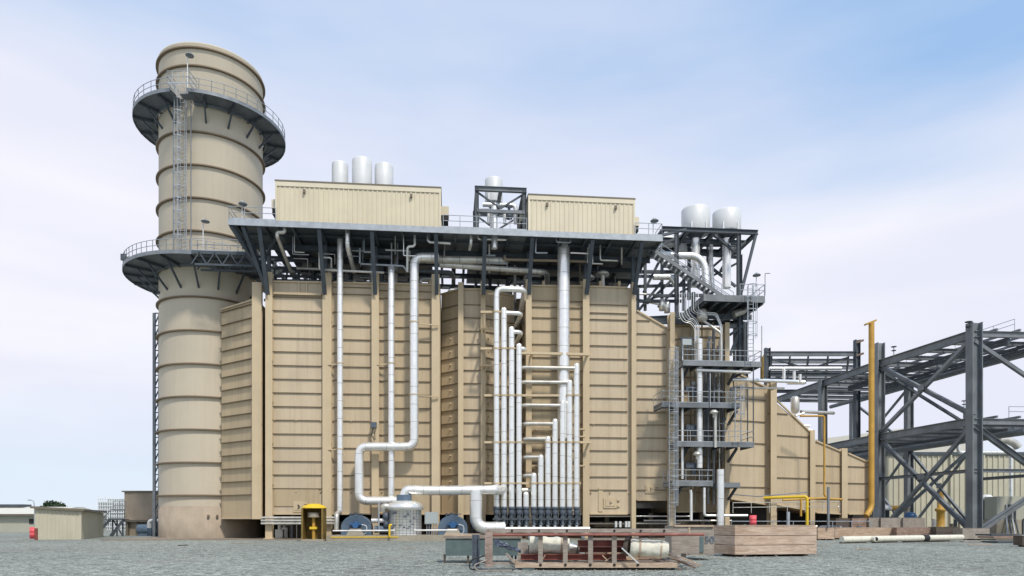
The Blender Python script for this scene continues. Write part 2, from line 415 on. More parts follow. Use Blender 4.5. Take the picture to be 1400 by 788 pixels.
section('wall_panel', 921, 1.6, 950, 1.6, 443, 444, 700, 700, zc)
section('recess_panel', 950.3, 5, 995, 5, 448, 449, 700, 700, zc)
zs = [ZZ(y, U(1020, 1), 1) for y in (546, 576, 606, 636, 666)]
section('inlet_duct', 996, .3, 1052, 1.6, 506, 530, 682, 690, zs, cols=(.2, .5))
zs = [ZZ(y, U(1085, 3), 3) for y in (568, 597, 625.5, 654)]
section('inlet_duct', 1055, 1.8, 1111, 3.4, 546, 593, 690, 699, zs, cols=(.5, .2))
zs = [ZZ(y, U(1130, 4), 4) for y in (637, 660, 682)]
section('inlet_duct', 1112, 3.4, 1153, 4.4, 603, 618, 701, 703, zs, cols=(.3, .3))
section('inlet_duct', 1154, 4.4, 1192, 5.2, 620, 634, 703, 703, zs, cols=(.5, .2))
# coping strip on the inlet duct slope is part of rib trims; columns:
column(351, .3, 386, .85, .35, ybot=710)
column(367.5, 0, 372, .62); column(447, 0, 373, .80); column(513, 0, 373, .66); column(595.5, 0, 375, .72)
column(630, 1.2, 386, .5); column(660.5, 1.2, 384, .45)
column(723, 0, 382, .55); column(801.5, 0, 382, .62); column(866.5, 0, 386, .42)
column(919.5, -.2, 427, .45, .9); column(994.5, 0, 441, .45, .7)
column(1058, 1.6, 522, .62, .9); column(1111, 3.4, 588, .5, .5); column(1155, 4.5, 613, .62, .5)
# header frame at the top of the first panel
mb = MB(); u = U(414, -.1)
for du in (-.35, .35): mb.pbox(u+du-.06, u+du+.06, -.14, -.02, 22.55, 23.5)
mb.pbox(U(375, 0), U(440, 0), -.3, -.003, 22.3, 22.5)
part('header_frame', mb, 'tan2', boiler)
# access doors
def door(px, py, w, h, v=0, txt=None):
    u = U(px, v); z = ZZ(py, u, v); mb = MB().pbox(u-w/2, u+w/2, v-.1, v-.002, z-h/2, z+h/2)
    d = part('access_door', mb, 'tan2', boiler); hb = MB()
    hb.pbox(u-w*.35, u+w*.35, v-.14, v-.101, z-h*.32, z+h*.32)
    for k in (-.3, .3): hb.pbox(u+w/2+.003, u+w/2+.28, v-.16, v-.04, z+h*k-.06, z+h*k+.06)
    part('door_hinge', hb, 'tan2', d)
    lb = MB(); lb.pbox(u-.05, u+.16, v-.18, v-.145, z-.03, z+.03); lb.pbox(u-.05, u-.01, v-.18, v-.145, z-.2, z+.2)
    part('handle', lb, 'creamd', d)
    if txt: part('number', text_mb(txt, .5, P(u-.15, v-.19, z-.17), VX), 'dark', d)
door(409, 693, 1.0, 1.0, txt='2'); door(834, 688, 1.3, .95); door(889, 669, 1.0, .8)
mb = MB().pbox(U(375, 0), U(436, 0), -.08, -.003, 3.05, 4.6); part('skirt_panel', mb, 'tan', boiler)
mb = MB().pbox(U(818, 0), U(824, 0), -.08, -.003, 2.6, 4.9); part('skirt_panel', mb, 'tan2', boiler)
part('undercroft_shade_sheet', MB().pbox(U(330, 9), U(1000, 9), 9.5, 9.8, .07, ZZ(702, U(400, 9), 9)+.6), 'dark', boiler)  # added dark sheets: hide the bright horizon, give the gap its shade
part('undercroft_shade_sheet', MB().pbox(U(1003, 9), U(1190, 9), 8.5, 8.8, .07, 3.4), 'dark', boiler)
part('undercroft_shade_sheet', MB().pbox(U(996, 4), U(1052, 4), 4, 4.2, .07, 5.0), 'dark', boiler)
# underside legs and dark undercroft steel
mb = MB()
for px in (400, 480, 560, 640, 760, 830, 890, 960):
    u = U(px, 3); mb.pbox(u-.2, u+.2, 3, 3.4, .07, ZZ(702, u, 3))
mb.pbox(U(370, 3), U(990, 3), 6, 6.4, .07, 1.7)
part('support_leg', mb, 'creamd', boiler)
# recess ladder and steel beside module two
mb = MB(); u = U(711, 1.5)
for k in range(16):
    z = 4+k*1.2; mb.pbox(u-.55, u+.5, 1.5, 1.62, z, z+.1)
mb.pbox(u-.55, u-.45, 1.5, 1.6, 2, 23); mb.pbox(u+.4, u+.5, 1.5, 1.6, 2, 23)
part('recess_steel', mb, 'steel', boiler)
# roof stiffeners on top
for px in range(380, 860, 26):
    u = U(px, 0)
    if not 602 < px < 720: part('roof_rib', MB().pbox(u-.12, u+.12, .3, 16, ZZ(388, u, 0)-.1, ZZ(388, u, 0)+.35), 'tan2', boiler)
# ================================================================ STACK
SC = P(U(290, 8.4), 8.4, 0); SR = 4.87
SC = Vector((SC.x, SC.y, 0))
def stz(y): return EYE+(HY-y)/F*(SC.y-SR)
ringy = [65, 90, 135, 180, 225, 270, 315, 360, 405, 451, 496.5, 541.5, 586.5, 631.5, 676.5]
stack = thing('exhaust_stack', SC, 'tall round beige exhaust stack with hoops and two walkway rings', 'chimney')
ztop = stz(58)
mb = MB().lathe(SC, [(SR, stz(692)), (SR, ztop-.25), (SR+.08, ztop-.1), (SR+.08, ztop), (SR-.15, ztop), (SR-.15, ztop-6), (0.01, ztop-6)], 72)
part('shell', mb, 'stack', stack)
part('skirt', MB().lathe(SC, [(SR+.02, 0), (SR+.02, stz(692)), (SR-.1, stz(692)+.01)], 72), 'skirt', stack)
for y in ringy:
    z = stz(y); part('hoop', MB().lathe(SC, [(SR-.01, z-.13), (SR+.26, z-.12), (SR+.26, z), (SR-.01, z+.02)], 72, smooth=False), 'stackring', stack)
mb = MB()
for i in range(4):
    a = R(-70+i*9); c = SC+Vector((math.cos(a), math.sin(a), 0))*SR; mb.cyl(c+VZ*2.2, c+Vector((math.cos(a), math.sin(a), 0))*.25+VZ*2.2, .12, n=8)
part('port', mb, 'stackring', stack)
def ringplat(z, ro, name, label, a_from=0, a_to=2*math.pi, nb=24):
    t = thing(name, SC+VZ*z, label, 'walkway')
    n = 48; dk = MB().lathe(SC, [(SR+.12, z-.03), (ro, z-.03), (ro, z+.03), (SR+.12, z+.03), (SR+.12, z-.03)], n, a_from, a_to, smooth=False)
    part('deck', dk, 'deck', t)
    eb = MB().lathe(SC, [(ro, z-.2), (ro+.05, z-.2), (ro+.05, z+.14), (ro, z+.14), (ro, z-.2)], n, a_from, a_to, smooth=False)
    eb.lathe(SC, [(SR+.25, z-.28), (SR+.35, z-.28), (SR+.35, z-.04), (SR+.25, z-.04), (SR+.25, z-.28)], n, a_from, a_to, smooth=False)
    part('edge_channel', eb, 'galvd', t)
    for i in range(nb):
        a = a_from+(a_to-a_from)*(i+.5)/nb; d = Vector((math.cos(a), math.sin(a), 0))
        b = MB().bar(SC+d*(SR+.1)+VZ*(z-.17), SC+d*(ro-.02)+VZ*(z-.17), .16, .26)
        b.bar(SC+d*(SR+(ro-SR)*.62)+VZ*(z-.3), SC+d*(SR-.02)+VZ*(z-.3-(ro-SR)*.62), .15, .15)
        part('bracket', b, 'steel', t)
    n2 = 40; pts = [SC+Vector((math.cos(a_from+(a_to-a_from)*i/n2), math.sin(a_from+(a_to-a_from)*i/n2), 0))*(ro-.03)+VZ*z for i in range(n2+1)]
    part('railing', MB().rail(pts, 1.15, 1.2, .03), 'galv', t)
    return t
zu = 41.4; zl = 26.15
ringplat(zu, 7.1, 'ring_walkway', 'upper grey walkway ring with railing near the top of the stack', R(276), R(624), 15)
ringplat(zl, 7.95, 'ring_walkway', 'lower wider grey walkway ring round the stack at roof level', R(150), R(350), 10)
# caged ladder on stack
lp = lambda px, z, rr: Vector(((px-CX)/F*(SC.y-rr), SC.y-math.sqrt(max(0, rr*rr-((px-CX)/F*(SC.y-rr)-SC.x)**2)), z))
la = thing('caged_ladder', lp(247, zl, SR+.5), 'caged ladder climbing the stack between its two walkway rings', 'ladder')
mb = MB(); pL = lp(249, zl, SR+.45)
mb.ladder(pL, Vector((pL.x, pL.y, zu+1.1)), Vector((1, .1, 0)), .75, True, Vector((-.25, -1, 0)), .035); part('cage', mb, 'galv', la)
mb = MB(); pR = lp(242, zl, SR+.5)
for px in (236, 261):
    a = lp(px, zl, SR+.5); mb.bar(a, Vector((a.x, a.y, zu-.4)), .07)
for k in range(10):
    z = zl+1+k*1.6
    for px in (236, 246, 261): a = lp(px, z, SR-.03); b = lp(px, z, SR+.5); mb.bar(a, b, .07)
part('standoff', mb, 'galvd', la)
# landing box where the ladder reaches the upper ring
mb = MB(); c = lp(247, zu, 7.4)
mb.box(c+VZ*-.08+Vector((.1,1.3,0)), 1.3, .8, .1); part('landing', mb, 'deck', la)
mb = MB(); mb.rail([c+Vector((-1,1,0)), c+Vector((-1,-.5,0)), c+Vector((1,-.5,0)), c+Vector((1,1,0))], 1.15, .5, .03); part('gate_rail', mb, 'galv', la)
# walkway bridge from the ring to the roof platform
t = thing('access_bridge', Q(300, 346, -.5), 'truss sided footbridge from lower stack ring to the roof platform', 'footbridge')
b0 = U(262, .2); b1 = U(346, .2); zb = zl
part('deck', MB().pbox(b0, b1, .2, 1.6, zb-.05, zb+.02), 'deck', t)
mb = MB()
for v in (.2, 1.6):
    mb.bar(P(b0, v, zb-.1), P(b1, v, zb-.1), .1, .3); mb.bar(P(b0+.3, v, zb-1.2), P(b1, v, zb-1.2), .12, .18)
    n = 8
    for i in range(n):
        ua = b0+(b1-b0)*i/n; ub = b0+(b1-b0)*(i+1)/n
        mb.bar(P(ua, v, zb-.1 if i % 2 else zb-1.2), P(ub, v, zb-1.2 if i % 2 else zb-.1), .1)
part('truss', mb, 'steel', t)
mb = MB(); mb.rail([P(b0, .2, zb), P(b1, .2, zb)], 1.15, 1.3, .03); mb.rail([P(b0, 1.6, zb), P(b1, 1.6, zb)], 1.15, 1.3, .03); part('railing', mb, 'galv', t)
# lights on poles
def lightpole(base, h, label, arm=.25, r=.045, group=None):
    t = thing('light_pole', base, label, 'lamp', group); base = Vector(base)
    part('pole', MB().cyl(base, base+VZ*h, r, n=6), 'white', t)
    c = base+VZ*(h-.25)+Vector((arm, -.1, 0)); mb = MB().bar(base+VZ*(h-.15), c, .05)
    part('arm', mb, 'galvd', t)
    part('lamp_head', MB().lathe(c, [(.01, .12), (.2, .06), (.38, -.08), (.36, -.14), (.01, -.12)], 14), 'galvd', t)
    return t
lightpole(lp(256, zu, 7.1), 3.4, 'thin white light pole on the upper stack walkway beside the ladder')
lightpole(lp(275, zl, 7.9), 3.2, 'thin white light pole on the lower stack walkway in front of the hoops')
lightpole(SC+Vector((math.cos(R(187))*8.0, math.sin(R(187))*8.0, zl)), 2.4, 'short light pole at the far left edge of lower stack walkway', arm=-.3)
mb = MB(); c = SC+Vector((math.cos(R(215))*7.9, math.sin(R(215))*7.9, zl+.5)); mb.box(c, .5, .2, .6)
single('junction_box', mb, 'steel', 'small dark box fixed to the railing of the lower stack walkway', 'junction box')
# cable tower behind the stack
t = thing('cable_tower', AZ(216, 0, 75), 'slim dark lattice tower standing behind left side of stack', 'tower')
zt = A(216, 430, 75).z; xa = A(213.5, 700, 75).x; xb = A(221, 700, 75).x
mb = MB()
for x in (xa, xb):
    for y in (74.6, 76): mb.bar((x, y, 0), (x, y, zt), .26)
part('post', mb, 'galvd', t); mb = MB(); n = 18
for i in range(n):
    z0 = zt*i/n; z1 = zt*(i+1)/n
    mb.bar((xa, 74.6, z0), (xb, 74.6, z1), .1); mb.bar((xa, 74.6, z1), (xb, 74.6, z1), .1)
    mb.bar((xb, 74.6, z1), (xb, 76, z0), .1); mb.box((xb+.1, 75.3, z0+.5), .4, .9, .3)
part('lattice', mb, 'steel', t)
# ================================================================ ROOF PLATFORM
VF = -3.5
ul = U(312, VF); ur = U(906, VF); ZD = ZZ(300, ul, VF); ZDr = ZZ(325, ur, VF)
print('deck z', ZD, ZDr); ZD = (ZD+ZDr)/2
plat = thing('roof_platform', P((ul+ur)/2, 0, ZD), 'long grey roof platform overhanging the tan boiler on knee braces', 'platform')
uA = U(398, 2.5); uB = U(588, 2.5); uC = U(640, 2.5)
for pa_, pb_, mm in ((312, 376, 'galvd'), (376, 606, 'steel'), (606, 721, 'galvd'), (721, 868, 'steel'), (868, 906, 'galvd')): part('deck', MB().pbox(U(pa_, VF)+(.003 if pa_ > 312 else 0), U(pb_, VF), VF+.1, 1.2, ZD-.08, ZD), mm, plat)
mb = MB(); mb.pbox(uA, uB, 1.2, 10, ZD-.08, ZD-.002); mb.pbox(uC, ur, 1.2, 10, ZD-.08, ZD-.002)
part('deck', mb, 'deck', plat)
mb = MB(); part('front_channel', MB().pbox(ul, ur, VF-.05, VF+.04, ZD-.42, ZD+.1), 'galv', plat); mb.pbox(ul, ul+.1, VF, 10, ZD-.42, ZD+.1); mb.pbox(ur-.1, ur, VF, 6, ZD-.42, ZD+.1)
part('edge_channel', mb, 'galvd', plat)
mb = MB(); u = ul+.6
while u < ur:
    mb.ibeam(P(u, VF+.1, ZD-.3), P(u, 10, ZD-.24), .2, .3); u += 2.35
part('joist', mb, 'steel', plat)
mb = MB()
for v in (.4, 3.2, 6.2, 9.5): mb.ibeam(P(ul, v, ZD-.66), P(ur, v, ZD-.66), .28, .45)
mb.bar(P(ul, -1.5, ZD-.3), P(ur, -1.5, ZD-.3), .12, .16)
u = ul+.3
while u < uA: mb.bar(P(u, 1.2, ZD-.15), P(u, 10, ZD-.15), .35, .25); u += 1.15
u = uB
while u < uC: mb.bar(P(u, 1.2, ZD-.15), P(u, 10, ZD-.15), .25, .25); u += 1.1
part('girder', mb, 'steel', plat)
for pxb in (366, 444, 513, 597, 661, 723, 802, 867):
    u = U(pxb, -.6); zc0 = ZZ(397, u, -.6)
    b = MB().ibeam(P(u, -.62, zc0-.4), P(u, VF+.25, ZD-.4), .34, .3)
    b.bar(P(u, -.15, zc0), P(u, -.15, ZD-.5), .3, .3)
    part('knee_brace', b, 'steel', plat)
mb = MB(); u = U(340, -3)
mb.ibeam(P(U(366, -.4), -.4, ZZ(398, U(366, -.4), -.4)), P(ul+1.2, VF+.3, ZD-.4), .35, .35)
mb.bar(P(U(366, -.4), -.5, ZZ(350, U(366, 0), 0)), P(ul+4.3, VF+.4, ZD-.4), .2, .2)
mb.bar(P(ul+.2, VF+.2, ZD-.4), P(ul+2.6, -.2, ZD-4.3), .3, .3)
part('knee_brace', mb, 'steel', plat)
for pxb in (375, 430, 480, 560, 670, 740, 830):
    b = MB().bar(P(U(pxb, 6), 6.2, 23.2), P(U(pxb, 6), 6.2, ZD-.5), .35); b.bar(P(U(pxb, 6), 6.2, 23.4), P(U(pxb, 6)+2.6, 6.2, ZD-.6), .16)
    part('post', b, 'steel', plat)
# truss behind at left of the deck
mb = MB(); 
for k in range(5):
    z = ZD-1.2-k*.8; mb.bar(P(ul+1, 4, z), P(U(440, 4), 4, z), .16, .22)
for k in range(7): u = ul+1.5+k*1.2; mb.bar(P(u, 4.1, ZD-5.2), P(u+.6, 4.1, ZD-.5), .16)
part('back_truss', mb, 'steel', plat)
for pts in ([P(ul+.05, 2, ZD+.1), P(ul+.05, VF+.05, ZD+.1), P(U(377, VF), VF+.05, ZD+.1)],
  [P(U(606, VF), VF+.05, ZD+.1), P(U(720, VF), VF+.05, ZD+.1)], [P(U(869, VF), VF+.05, ZD+.1), P(ur-.05, VF+.05, ZD+.1), P(ur-.05, -1.6, ZD+.1)]):
    part('railing', MB().rail(pts, 1.1, 1.4, .032), 'galv', plat)
# lamps on the platform
for px, lab in ((331, 'small round lamp on the left end of roof platform railing'), (893, 'small round lamp on the right end of roof platform railing')):
    lightpole(P(U(px, VF+.2), VF+.2, ZD+.1), 1.7, lab, arm=.1)
# penthouses
def penthouse(px0, px1, ytl, label, sides):
    u0, u1 = U(px0, VF+.3), U(px1, VF+.3); v0, v1 = VF+.3, 2.2; zt = ZZ(ytl, u0, v0); zb = ZD+.02
    t = thing('penthouse', P((u0+u1)/2, v0, zb), label, 'enclosure')
    mb = MB(); c = [P(u0, v0, 0), P(u1, v0, 0), P(u1, v1, 0), P(u0, v1, 0)]
    for i in range(4): mb.siding(c[i], c[(i+1) % 4], zb, zt-.02, .42, .05)
    part('wall', mb, 'cream', t)
    mb = MB().pbox(u0-.1, u1+.1, v0-.12, v1+.1, zt-.02, zt+.1)
    part('roof', mb, 'creamd', t)
    mb = MB().pbox(u0-.07, u1+.07, v0-.09, v0-.055, zt-.42, zt-.021); part('fascia', mb, 'cream', t)
    for u in (u0+.02, u1-.02): part('corner_trim', MB().pbox(u-.08, u+.08, v0-.085, v0-.052, zb, zt-.42), 'cream', t)
    for f in (.17, .82):
        u = u0+(u1-u0)*f; part('lamp', MB().pbox(u-.1, u+.1, v0-.25, v0-.06, zt-1.0, zt-.7), 'creamd', t)
    for sgn in sides:
        ue = u0 if sgn < 0 else u1
        a, b = (ue-.65, ue-.05) if sgn < 0 else (ue+.05, ue+.75)
        h = MB().pbox(a, b, v0+1, v0+2.2, zt-1.9, zt-1.1); hd = part('vent_hood', h, 'cream', t)
        part('louvre', MB().pbox(a+.05, b-.05, v0+1.05, v0+2.15, zt-2.4, zt-1.905), 'dark', hd)
    return zt
z1 = penthouse(377.5, 602, 248, 'longer cream corrugated enclosure on the left part of roof platform', (-1, 1))
z2 = penthouse(723, 867, 267, 'shorter cream corrugated enclosure on the right part of roof platform', (-1, 1))
# silencers
def silencer(px, v, r, ytop, ybase, label, group, stem=None):
    u = U(px, v); c = P(u, v, 0); zt = ZZ(ytop, u, v-r); zb = ZZ(ybase, u, v-r)
    t = thing('vent_silencer', c+VZ*zb, label, 'vent', group)
    part('drum', MB().lathe(c, [(.01, zb), (r*.97, zb), (r, zb+.08), (r, zt-.14), (r*.96, zt-.03), (r*.86, zt), (r*.84, zt-.5), (.01, zt-.5)], 32), 'white', t)
    if stem:
        rs, ys = stem; part('base_cone', MB().lathe(c, [(r*.62, zb-.02), (rs*1.1, zb-.5)], 24), 'steel', t)
        part('stem_pipe', MB().cyl(c+VZ*ZZ(ys, u, v), c+VZ*(zb-.45), rs, n=20), 'silver', t)
    for k in range(2):
        a = R(-120+k*60); d = Vector((math.cos(a), math.sin(a), 0)); 
        part('lug', MB().bar(c+d*(r+.04)+VZ*(zb-.1), c+d*(r+.04)+VZ*(zb+.7), .12, .1), 'white', t)
SG = 'vent silencers above the boiler roof'
silencer(465, 3.5, .78, 218.5, 262, 'shortest and leftmost pale drum behind the longer cream enclosure', SG, (.3, 300))
silencer(495, 3.0, .95, 212.5, 262, 'tallest middle pale drum of the three behind longer cream enclosure', SG, (.35, 300))
silencer(525, 3.5, .9, 220.5, 262, 'right hand pale drum of the three behind longer cream enclosure', SG, (.35, 300))
silencer(675, 1.5, .85, 240, 274, 'single pale drum rising from the small steel frame between enclosures', SG, (.35, 312))
silencer(951, 3.5, 1.42, 278, 312, 'left one of two wide pale drums on the right hand steel tower', SG, (.42, 392))
silencer(993.5, 3.5, 1.42, 282, 312, 'right one of two wide pale drums on the right hand steel tower', SG, (.42, 394))
# roof pad behind penthouse 1
single('roof_kerb', MB().pbox(U(443, 2.4), U(546, 2.4), 2.3, 5, z1-.35, z1+.1), 'steel', 'dark low frame under the three pale drums behind the enclosure', 'frame')
# steel frame 1
t = thing('steel_stand', P(U(684, -2), -1, ZD), 'small braced steel frame holding a pale drum between the two cream enclosures', 'steel frame')
ua, ub = U(652, -2.8), U(717, -2.8); zt = ZZ(258, ua, -2.8)
for u in (ua, ub):
    for v in (-2.8, 2.2):
        part('post', MB().ibeam(P(u, v, ZD), P(u, v, zt), .3, .34, VX), 'steel', t)
mb = MB()
for v in (-2.8, 2.2): mb.ibeam(P(ua-.2, v, zt), P(ub+.2, v, zt), .3, .4)
for u in (ua, ub, (ua+ub)/2): mb.ibeam(P(u, -2.8, zt-.002), P(u, 2.2, zt-.002), .3, .36)
for v in (-2.8, 2.2): mb.bar(P(ua, v, ZD+2.0), P(ub, v, ZD+2.0), .2, .28)
part('beam', mb, 'steel2', t)
mb = MB()
for v in (-2.6, 2.0): mb.bar(P(ua, v, zt-.2), P((ua+ub)/2, v, zt-1.6), .14); mb.bar(P(ub, v, zt-.2), P((ua+ub)/2, v, zt-1.6), .14)
for u in (ua, ub): mb.bar(P(u, -2.8, ZD), P(u, 2.2, zt-.3), .14); mb.bar(P(u, 2.2, ZD), P(u, -2.8, zt-.3), .14)
part('brace', mb, 'steel', t)
# pipes within frame 1
k = 0
for (pts, r, m, lab) in [
    ([Q(668, 306, -2.2), Q(668, 290, -2.2), Q(690, 290, -2.2), Q(690, 306, -2.2)], .14, 'silver', 'short bent pipe on the deck inside the small steel frame'),
    ([Q(660, 280, -1), Q(705, 281, -1), Q(705, 306, -1)], .2, 'silver', 'silver pipe crossing under the single pale drum'),
    ([Q(676, 283, -2.4), Q(676, 340, -2.4)], .28, 'silver', 'thick stub pipe dropping through the deck under the single pale drum'),
    ([Q(653, 305, -1.8), Q(653, 288, -1.8), Q(672, 288, -1.8)], .16, 'silverd', 'dull pipe elbow at left post of the small steel frame')]:
    single('vent_pipe', MB().tube(pts, r), m, lab, 'pipe')
t = thing('control_valve', Q(694, 296, -1.8), 'hand wheel valve on the deck inside the small steel frame', 'valve')
c = Q(696, 300, -1.8); part('body', MB().lathe(c, [(.01, 0), (.3, .05), (.35, .3), (.2, .55), (.12, .8), (.12, 1.1), (.01, 1.1)], 14), 'valve', t)
part('wheel', MB().lathe(c+VZ*1.1, [(.26, 0), (.32, .03), (.26, .06), (.22, .03), (.26, 0)], 16), 'steel', t)
# ================================================================ PIPES UNDER THE PLATFORM
UG = 'pipes in the shade under the roof platform'
def bands(par, m, pts, r, step=1.5):
    for a, b in zip(pts[:-1], pts[1:]):
        a, b = Vector(a), Vector(b); d = b-a; L_ = d.length
        if L_ < 3*r+.5: continue
        d.normalize(); a = a+d*r*1.6; b = b-d*r*1.6; L_ = (b-a).length; n = max(1, int(L_/step))
        for i in range(n+1):
            c = a.lerp(b, i/n); part('seam_band', MB().cyl(c-d*.025, c+d*.025, r+.012, n=14), m, par)
def pipe(pts, r, m, label, group=None, name='pipe', clamps=(), bend=None, cat='pipe', cr=None):
    seam = r >= .2 and m in ('silver', 'silverd')
    if not clamps and not seam: return single(name, MB().tube(pts, r, bend), m, label, cat, group)
    b = Vector(pts[-1]); t = thing(name, b, label, cat, group); part('run', MB().tube(pts, r, bend), m, t)
    if seam: bands(t, 'silverd' if m == 'silver' else 'galvd', pts, r)
    for (p, q) in clamps:
        p = Vector(p); q = Vector(q)
        c = MB(); c.cyl(p-VZ*.05, p+VZ*.05, r+.05, n=14); c.bar(p+Vector((0, r, 0)), q, .12, .1)
        part('clamp', c, 'tan2', t)
    return t
zr = 24.0
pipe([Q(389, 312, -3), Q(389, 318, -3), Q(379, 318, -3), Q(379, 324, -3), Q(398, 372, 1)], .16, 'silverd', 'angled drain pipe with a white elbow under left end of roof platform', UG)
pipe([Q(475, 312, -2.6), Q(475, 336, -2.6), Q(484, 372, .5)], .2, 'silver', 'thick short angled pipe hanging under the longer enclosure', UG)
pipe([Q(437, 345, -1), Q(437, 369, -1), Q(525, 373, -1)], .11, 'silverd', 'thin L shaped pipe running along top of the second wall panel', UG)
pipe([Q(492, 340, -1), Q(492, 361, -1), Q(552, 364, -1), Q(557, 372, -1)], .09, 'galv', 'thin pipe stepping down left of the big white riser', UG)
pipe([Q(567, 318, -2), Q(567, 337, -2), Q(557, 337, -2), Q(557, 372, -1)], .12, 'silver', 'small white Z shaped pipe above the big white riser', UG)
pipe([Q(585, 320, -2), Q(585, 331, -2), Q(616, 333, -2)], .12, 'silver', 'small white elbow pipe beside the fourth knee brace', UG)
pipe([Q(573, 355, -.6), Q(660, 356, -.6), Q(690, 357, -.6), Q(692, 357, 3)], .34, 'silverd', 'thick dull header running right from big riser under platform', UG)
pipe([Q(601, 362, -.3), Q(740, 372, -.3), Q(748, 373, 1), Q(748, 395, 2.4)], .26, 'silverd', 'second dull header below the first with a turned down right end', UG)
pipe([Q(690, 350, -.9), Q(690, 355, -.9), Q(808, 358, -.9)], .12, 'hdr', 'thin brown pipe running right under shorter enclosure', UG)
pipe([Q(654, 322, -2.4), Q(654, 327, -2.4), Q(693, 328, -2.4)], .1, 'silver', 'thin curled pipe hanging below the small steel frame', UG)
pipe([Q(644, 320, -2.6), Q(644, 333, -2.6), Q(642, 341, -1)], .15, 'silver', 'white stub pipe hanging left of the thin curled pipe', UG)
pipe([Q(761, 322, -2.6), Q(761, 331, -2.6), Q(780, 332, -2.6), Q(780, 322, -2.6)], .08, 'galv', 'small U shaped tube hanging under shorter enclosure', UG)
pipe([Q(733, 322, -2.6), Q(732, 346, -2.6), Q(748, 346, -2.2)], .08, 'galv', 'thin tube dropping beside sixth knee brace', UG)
rs = random.Random(91)
for i in range(26):
    px = rs.choice([rs.uniform(385, 595), rs.uniform(605, 880)]); v = rs.uniform(-2.6, -.2); ln = rs.uniform(12, 60); z = ZD-rs.uniform(.5, 2.2)
    if i % 3 == 0: pts = [QZ(px, ZD-.2, v), QZ(px, z, v), QZ(px+ln*.4, z, v)]
    elif i % 3 == 1: pts = [QZ(px, z, v), QZ(px+ln, z, v), QZ(px+ln, z-.7, v+.6)]
    else: pts = [QZ(px, ZD-.3, v), QZ(px, z-.8, v+1.2)]
    single('hanging_tube', MB().tube(pts, rs.choice([.035, .05, .08]), n=6), rs.choice(['galv', 'silver', 'galvd', 'silverd']), 'thin tube or conduit hung close below the front of roof platform', 'pipe', 'thin tubes hung below the front of the roof platform')
# circular vessels ends under platform right
for px, py, lab in ((804, 380, 'left round tank end peeping above right wall panels'), (824, 375, 'right round tank end on a stub above right wall panels')):
    t = thing('domed_tank', Q(px, py+12, .8), lab, 'tank', 'round tanks above the right wall panels')
    c = Q(px, py, .8); part('dome', MB().lathe(c, [(.01, .3), (.35, .26), (.6, .12), (.63, 0), (.6, -.1), (.2, -.2), (.01, -.22)], 20), 'silverd', t)
    part('neck', MB().cyl(c-VZ*1.3, c-VZ*.15, .2), 'silverd', t)
# clutter of small pipes and drums, each its own
rr = random.Random(3)
proto = None
for i in range(56):
    px = rr.choice([rr.uniform(400, 590), rr.uniform(632, 860), rr.uniform(400, 870)]); v = rr.uniform(.8, 7)
    z = rr.uniform(24.1, 26.6)
    if i % 3 == 0: pts = [QZ(px, 23.4, v), QZ(px, z, v), QZ(px+rr.uniform(8, 30), z, v)]
    elif i % 3 == 1: pts = [QZ(px, z, v), QZ(px+rr.uniform(15, 60), z, v), QZ(px+rr.uniform(15, 60), z, v+1.5)]
    else: pts = [QZ(px, 23.3, v), QZ(px, ZD-.5, v)]
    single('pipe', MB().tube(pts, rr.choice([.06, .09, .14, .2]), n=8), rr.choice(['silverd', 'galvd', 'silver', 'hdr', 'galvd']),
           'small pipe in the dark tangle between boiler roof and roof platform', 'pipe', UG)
for i, px in enumerate((420, 470, 520, 570)):
    pass
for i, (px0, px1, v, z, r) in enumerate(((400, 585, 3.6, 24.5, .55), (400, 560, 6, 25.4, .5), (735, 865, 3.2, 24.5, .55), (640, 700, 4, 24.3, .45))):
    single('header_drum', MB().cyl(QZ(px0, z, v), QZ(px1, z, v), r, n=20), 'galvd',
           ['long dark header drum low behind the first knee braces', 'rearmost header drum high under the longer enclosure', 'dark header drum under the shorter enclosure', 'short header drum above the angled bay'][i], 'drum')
# ================================================================ FRONT RISERS
def cl(px, py, v, vc=-.5, pxc=None):
    p = Q(px, py, v); q = Vector((p.x, p.y, p.z)); pc = QZ(pxc or px, p.z, vc if pxc else 0); return (p, pc)
pipe([QZ(465, ZD-.15, -1.1), Q(465, 700, -1.1)], .265, 'silver', 'straight silver riser in front of second wall panel left of the S shaped pipe', 'risers in front of the boiler', clamps=[cl(465, 497, -1.1, -.5, 449), cl(465, 614, -1.1, -.5, 449)])
pipe([Q(535, 366, 3), Q(535, 366, -1.1), Q(535, 684, -1.1)], .3, 'silver', 'straight silver riser crossed in front by the S shaped pipe', 'risers in front of the boiler', clamps=[cl(535, 497, -1.1, -.5, 516)])
pipe([Q(600, 352, -1.4), Q(566.3, 352, -1.4), Q(566.3, 611, -1.4), Q(491, 611, -1.4), Q(491, 685, -1.4), Q(546, 685, -1.4)], .40, 'silver', 'fat silver S shaped pipe dropping from platform to the round vessel', clamps=[cl(566, 441, -1.4, -.7, 600), cl(566, 540, -1.4, -.7, 600)], bend=.75)
pipe([QZ(770.5, ZD-.15, -1.1), Q(770.5, 488, -1.1), Q(770.5, 600, -1.1)], .58, 'silver', 'thickest silver riser behind the bracket on right wall panel', bend=.3)
